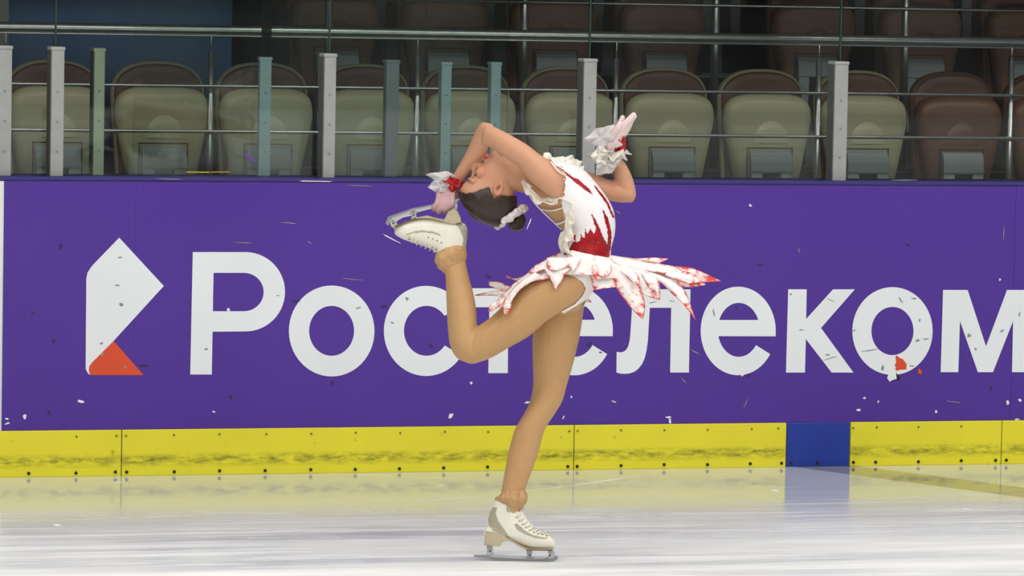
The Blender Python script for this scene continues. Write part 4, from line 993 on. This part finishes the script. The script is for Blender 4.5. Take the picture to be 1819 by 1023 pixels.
def skate(name, label, wc, shaft, foot, patches, sole, soleline, blade, holder, cuffst, laces, eyelets):
    b_ = Body(); b_.loft(shaft, 'shaft', n=26, sub=5, cap=0.15); b_.loft(foot, 'foot', n=26, sub=5, cap=0.45, ex=2.3)
    v, f, nn, lb = b_.remesh(0.0025, 4)
    cl = []
    for q in v:
        x, y, w = unP(q); c = BW
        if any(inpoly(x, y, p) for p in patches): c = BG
        cl.append(c)
    bv_ = v
    o = mk('ice_skate', v, f, M_boot, person, True, cols=cl); o['label'] = label
    bevel(plate([sole], wc-0.034, wc+0.034).build('heel_and_sole', M_sole, o), 0.004)
    plate([soleline], wc-0.036, wc+0.036).build('sole_edge', M_soleline, o)
    plate(blade, wc-0.002, wc+0.002).build('blade', M_blade, o)
    bevel(plate(holder, wc-0.006, wc+0.006).build('blade_holder', M_blade_w, o), 0.002)
    mb = MB()
    for q in holder[:3]:
        cx = sum(p[0] for p in q)/len(q); cy = sum(p[1] for p in q)/len(q)
        c = P(cx, cy, wc+0.006); mb.cyl(c, c-fw*0.0015, 0.003, 10)
    mb.build('blade_rivet', M_eyelet, o)
    cb_ = Body()
    for st in cuffst: cb_.loft(st, 'c', n=22, sub=4, cap=0.4)
    v, f, nn, _ = cb_.remesh(0.0028, 3); v = [p+n_*(0.003*noise.noise(p*38)+0.002*noise.noise(p*85)) for p, n_ in zip(v, nn)]
    mk('tights_cuff', v, f, M_cuff, o, True)
    UVb = [unP(q) for q in bv_]
    def near(x, y):
        c_ = [u[2] for u in UVb if abs(u[0]-x) < 2.2 and abs(u[1]-y) < 2.2]; return max(c_) if c_ else wc
    for pts in laces: cord('lace', [(x, y, (max(w, near(x, y)+0.001) if w > wc+0.015 else w), r) for x, y, w, r in pts], M_lace, o, 7)
    for x, y, w in eyelets:
        c = P(x, y, near(x, y)); MB().cyl(c+fw*0.004, c-fw*0.0012, 0.0021, 8).build('eyelet', M_eyelet, o)
    return o
# standing skate (left)
wl_ = WL+0.02
sk5 = crop(820, 850, 6.02)
shaft = [(878, 888, 927, 898, wl_, 17), (874, 900, 930, 909, wl_, 17.5), (868, 918, 939, 925, wl_, 18), (864, 936, 950, 938, wl_, 19), (864, 950, 945, 955, wl_, 18)]
foot = [(864, 936, 863, 956, wl_, 12), (880, 930, 880, 960, wl_, 16), (905, 928, 905, 962, wl_, 17), (930, 927, 925, 969, wl_, 18), (948, 938, 944, 975, wl_, 19.5), (962, 943, 960, 976.5, wl_, 20), (974, 948.5, 973, 976.5, wl_, 18.5), (983, 956, 982, 975.5, wl_, 14)]
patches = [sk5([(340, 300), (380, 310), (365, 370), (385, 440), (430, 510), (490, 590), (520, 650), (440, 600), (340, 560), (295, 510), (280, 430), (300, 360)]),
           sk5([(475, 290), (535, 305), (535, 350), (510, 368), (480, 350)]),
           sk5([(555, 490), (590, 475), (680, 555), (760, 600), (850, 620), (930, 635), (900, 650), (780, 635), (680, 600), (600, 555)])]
sole = sk5([(258, 565), (247, 705), (405, 722), (440, 680), (490, 664), (540, 682), (620, 735), (700, 762), (965, 766), (975, 752), (700, 744), (600, 690), (520, 645), (420, 595)])
soleline = sk5([(690, 758), (970, 760), (972, 772), (690, 768)])
blade = [sk5([(130, 815), (300, 815), (500, 830), (700, 842), (880, 848), (960, 846), (1010, 820), (1038, 850), (1000, 878), (960, 884), (930, 892), (880, 907), (720, 896), (500, 878), (300, 858), (132, 838)])]
holder = [sk5([(268, 712), (330, 716), (335, 780), (350, 806), (300, 830), (262, 806), (272, 780)]), sk5([(695, 768), (755, 768), (752, 830), (770, 860), (690, 858), (698, 830)]), sk5([(920, 768), (985, 768), (1000, 800), (985, 850), (930, 860), (880, 862), (915, 840), (935, 815)]), sk5([(300, 806), (700, 836), (930, 846), (930, 862), (700, 862), (300, 838)])]
cuffs = [[(886, 880, 932, 873, wl_, 22), (880, 884, 937, 883, wl_, 24), (881, 892, 936, 892, wl_, 23), (890, 898, 930, 902, wl_, 20)], [(916, 876, 934, 872, wl_+0.012, 16), (914, 888, 938, 884, wl_+0.015, 19), (918, 900, 932, 899, wl_+0.012, 15)]]
lz = []; ez = []
for (x, y) in sk5([(615, 345), (585, 412), (618, 453), (652, 487), (687, 521), (727, 550), (770, 572), (815, 588), (860, 594), (905, 608)]):
    ez.append((x, y, wl_+0.021)); lz.append([(x+1, y, wl_+0.022, 1.1), (x+6, y-3, wl_+0.018, 1.1), (x+9, y-4.5, wl_+0.006, 1.1), (x+9, y-4, wl_-0.012, 1.1)])
skate('skate', 'white figure skate on the standing left foot', wl_, shaft, foot, patches, sole, soleline, blade, holder, cuffs, lz, ez)
# raised skate (right), sole up
wr_ = WR-0.063
sk3 = crop(680, 340, 6.395)
shaft = [(827, 446, 772, 448, wr_, 17), (829, 434, 765, 441, wr_, 18), (830.5, 418, 757, 437, wr_, 18.5), (829.5, 404, 752, 425, wr_, 18), (824, 396, 760, 410, wr_, 16)]
foot = [(828, 412, 820, 395, wr_, 12), (815, 425, 808, 391, wr_, 16), (795, 438, 788, 389, wr_, 17.5), (772, 443, 768, 386, wr_, 18), (752, 437, 750, 386, wr_, 19), (733, 431, 734, 389, wr_, 19.5), (716, 425, 719, 393.5, wr_, 19), (705, 419, 708, 399, wr_, 14)]
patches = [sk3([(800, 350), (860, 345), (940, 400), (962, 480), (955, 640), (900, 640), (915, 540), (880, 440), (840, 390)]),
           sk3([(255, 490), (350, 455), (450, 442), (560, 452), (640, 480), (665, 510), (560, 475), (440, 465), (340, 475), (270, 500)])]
sole = sk3([(735, 235), (800, 205), (845, 215), (885, 300), (890, 350), (800, 365), (700, 345), (560, 310), (470, 300), (370, 312), (170, 395), (130, 418), (122, 405), (160, 380), (370, 296), (500, 280), (600, 296), (690, 322), (720, 300)])
soleline = sk3([(130, 402), (165, 380), (370, 296), (372, 304), (168, 390), (134, 410)])
blade = [sk3([(30, 360), (60, 288), (130, 262), (340, 190), (540, 150), (760, 100), (900, 72), (902, 96), (760, 128), (545, 182), (350, 224), (150, 292), (110, 330), (60, 390), (40, 375)])]
holder = [sk3([(85, 330), (105, 318), (150, 345), (172, 380), (140, 402), (100, 395), (85, 365)]), sk3([(310, 250), (340, 215), (385, 230), (380, 270), (388, 298), (325, 312), (330, 280)]), sk3([(740, 240), (780, 130), (830, 120), (850, 160), (830, 225)]), sk3([(100, 300), (340, 205), (540, 162), (760, 112), (840, 95), (842, 120), (760, 140), (540, 198), (400, 232), (320, 275), (230, 295), (170, 330), (150, 350), (100, 345)])]
cuffs = [[(828, 441, 776, 443, wr_, 22), (829, 452, 773, 455, wr_, 24), (828, 464, 773, 466, wr_, 23), (826, 466, 779, 476, wr_, 22), (822, 468, 785, 483, wr_, 20)], [(800, 447, 774, 452, wr_+0.014, 15), (797, 460, 773, 463, wr_+0.016, 16), (795, 472, 780, 478, wr_+0.012, 14)]]
lz = []; ez = []
for (x, y) in sk3([(300, 548), (345, 570), (395, 590), (517, 520), (568, 540), (617, 560), (665, 580), (560, 640), (610, 660)]):
    ez.append((x, y, wr_+0.031)); 
for (x, y) in sk3([(290, 545), (340, 572), (390, 596), (440, 618), (490, 638), (540, 660), (585, 680)]):
    lz.append([(x+3, y-6, wr_+0.026, 1.2), (x, y-1, wr_+0.022, 1.2), (x-1, y+1.5, wr_+0.008, 1.2), (x-1, y+1, wr_-0.012, 1.2)])
skate('skate', 'white figure skate on the raised right foot, sole up', wr_, shaft, foot, patches, sole, soleline, blade, holder, cuffs, lz, ez)
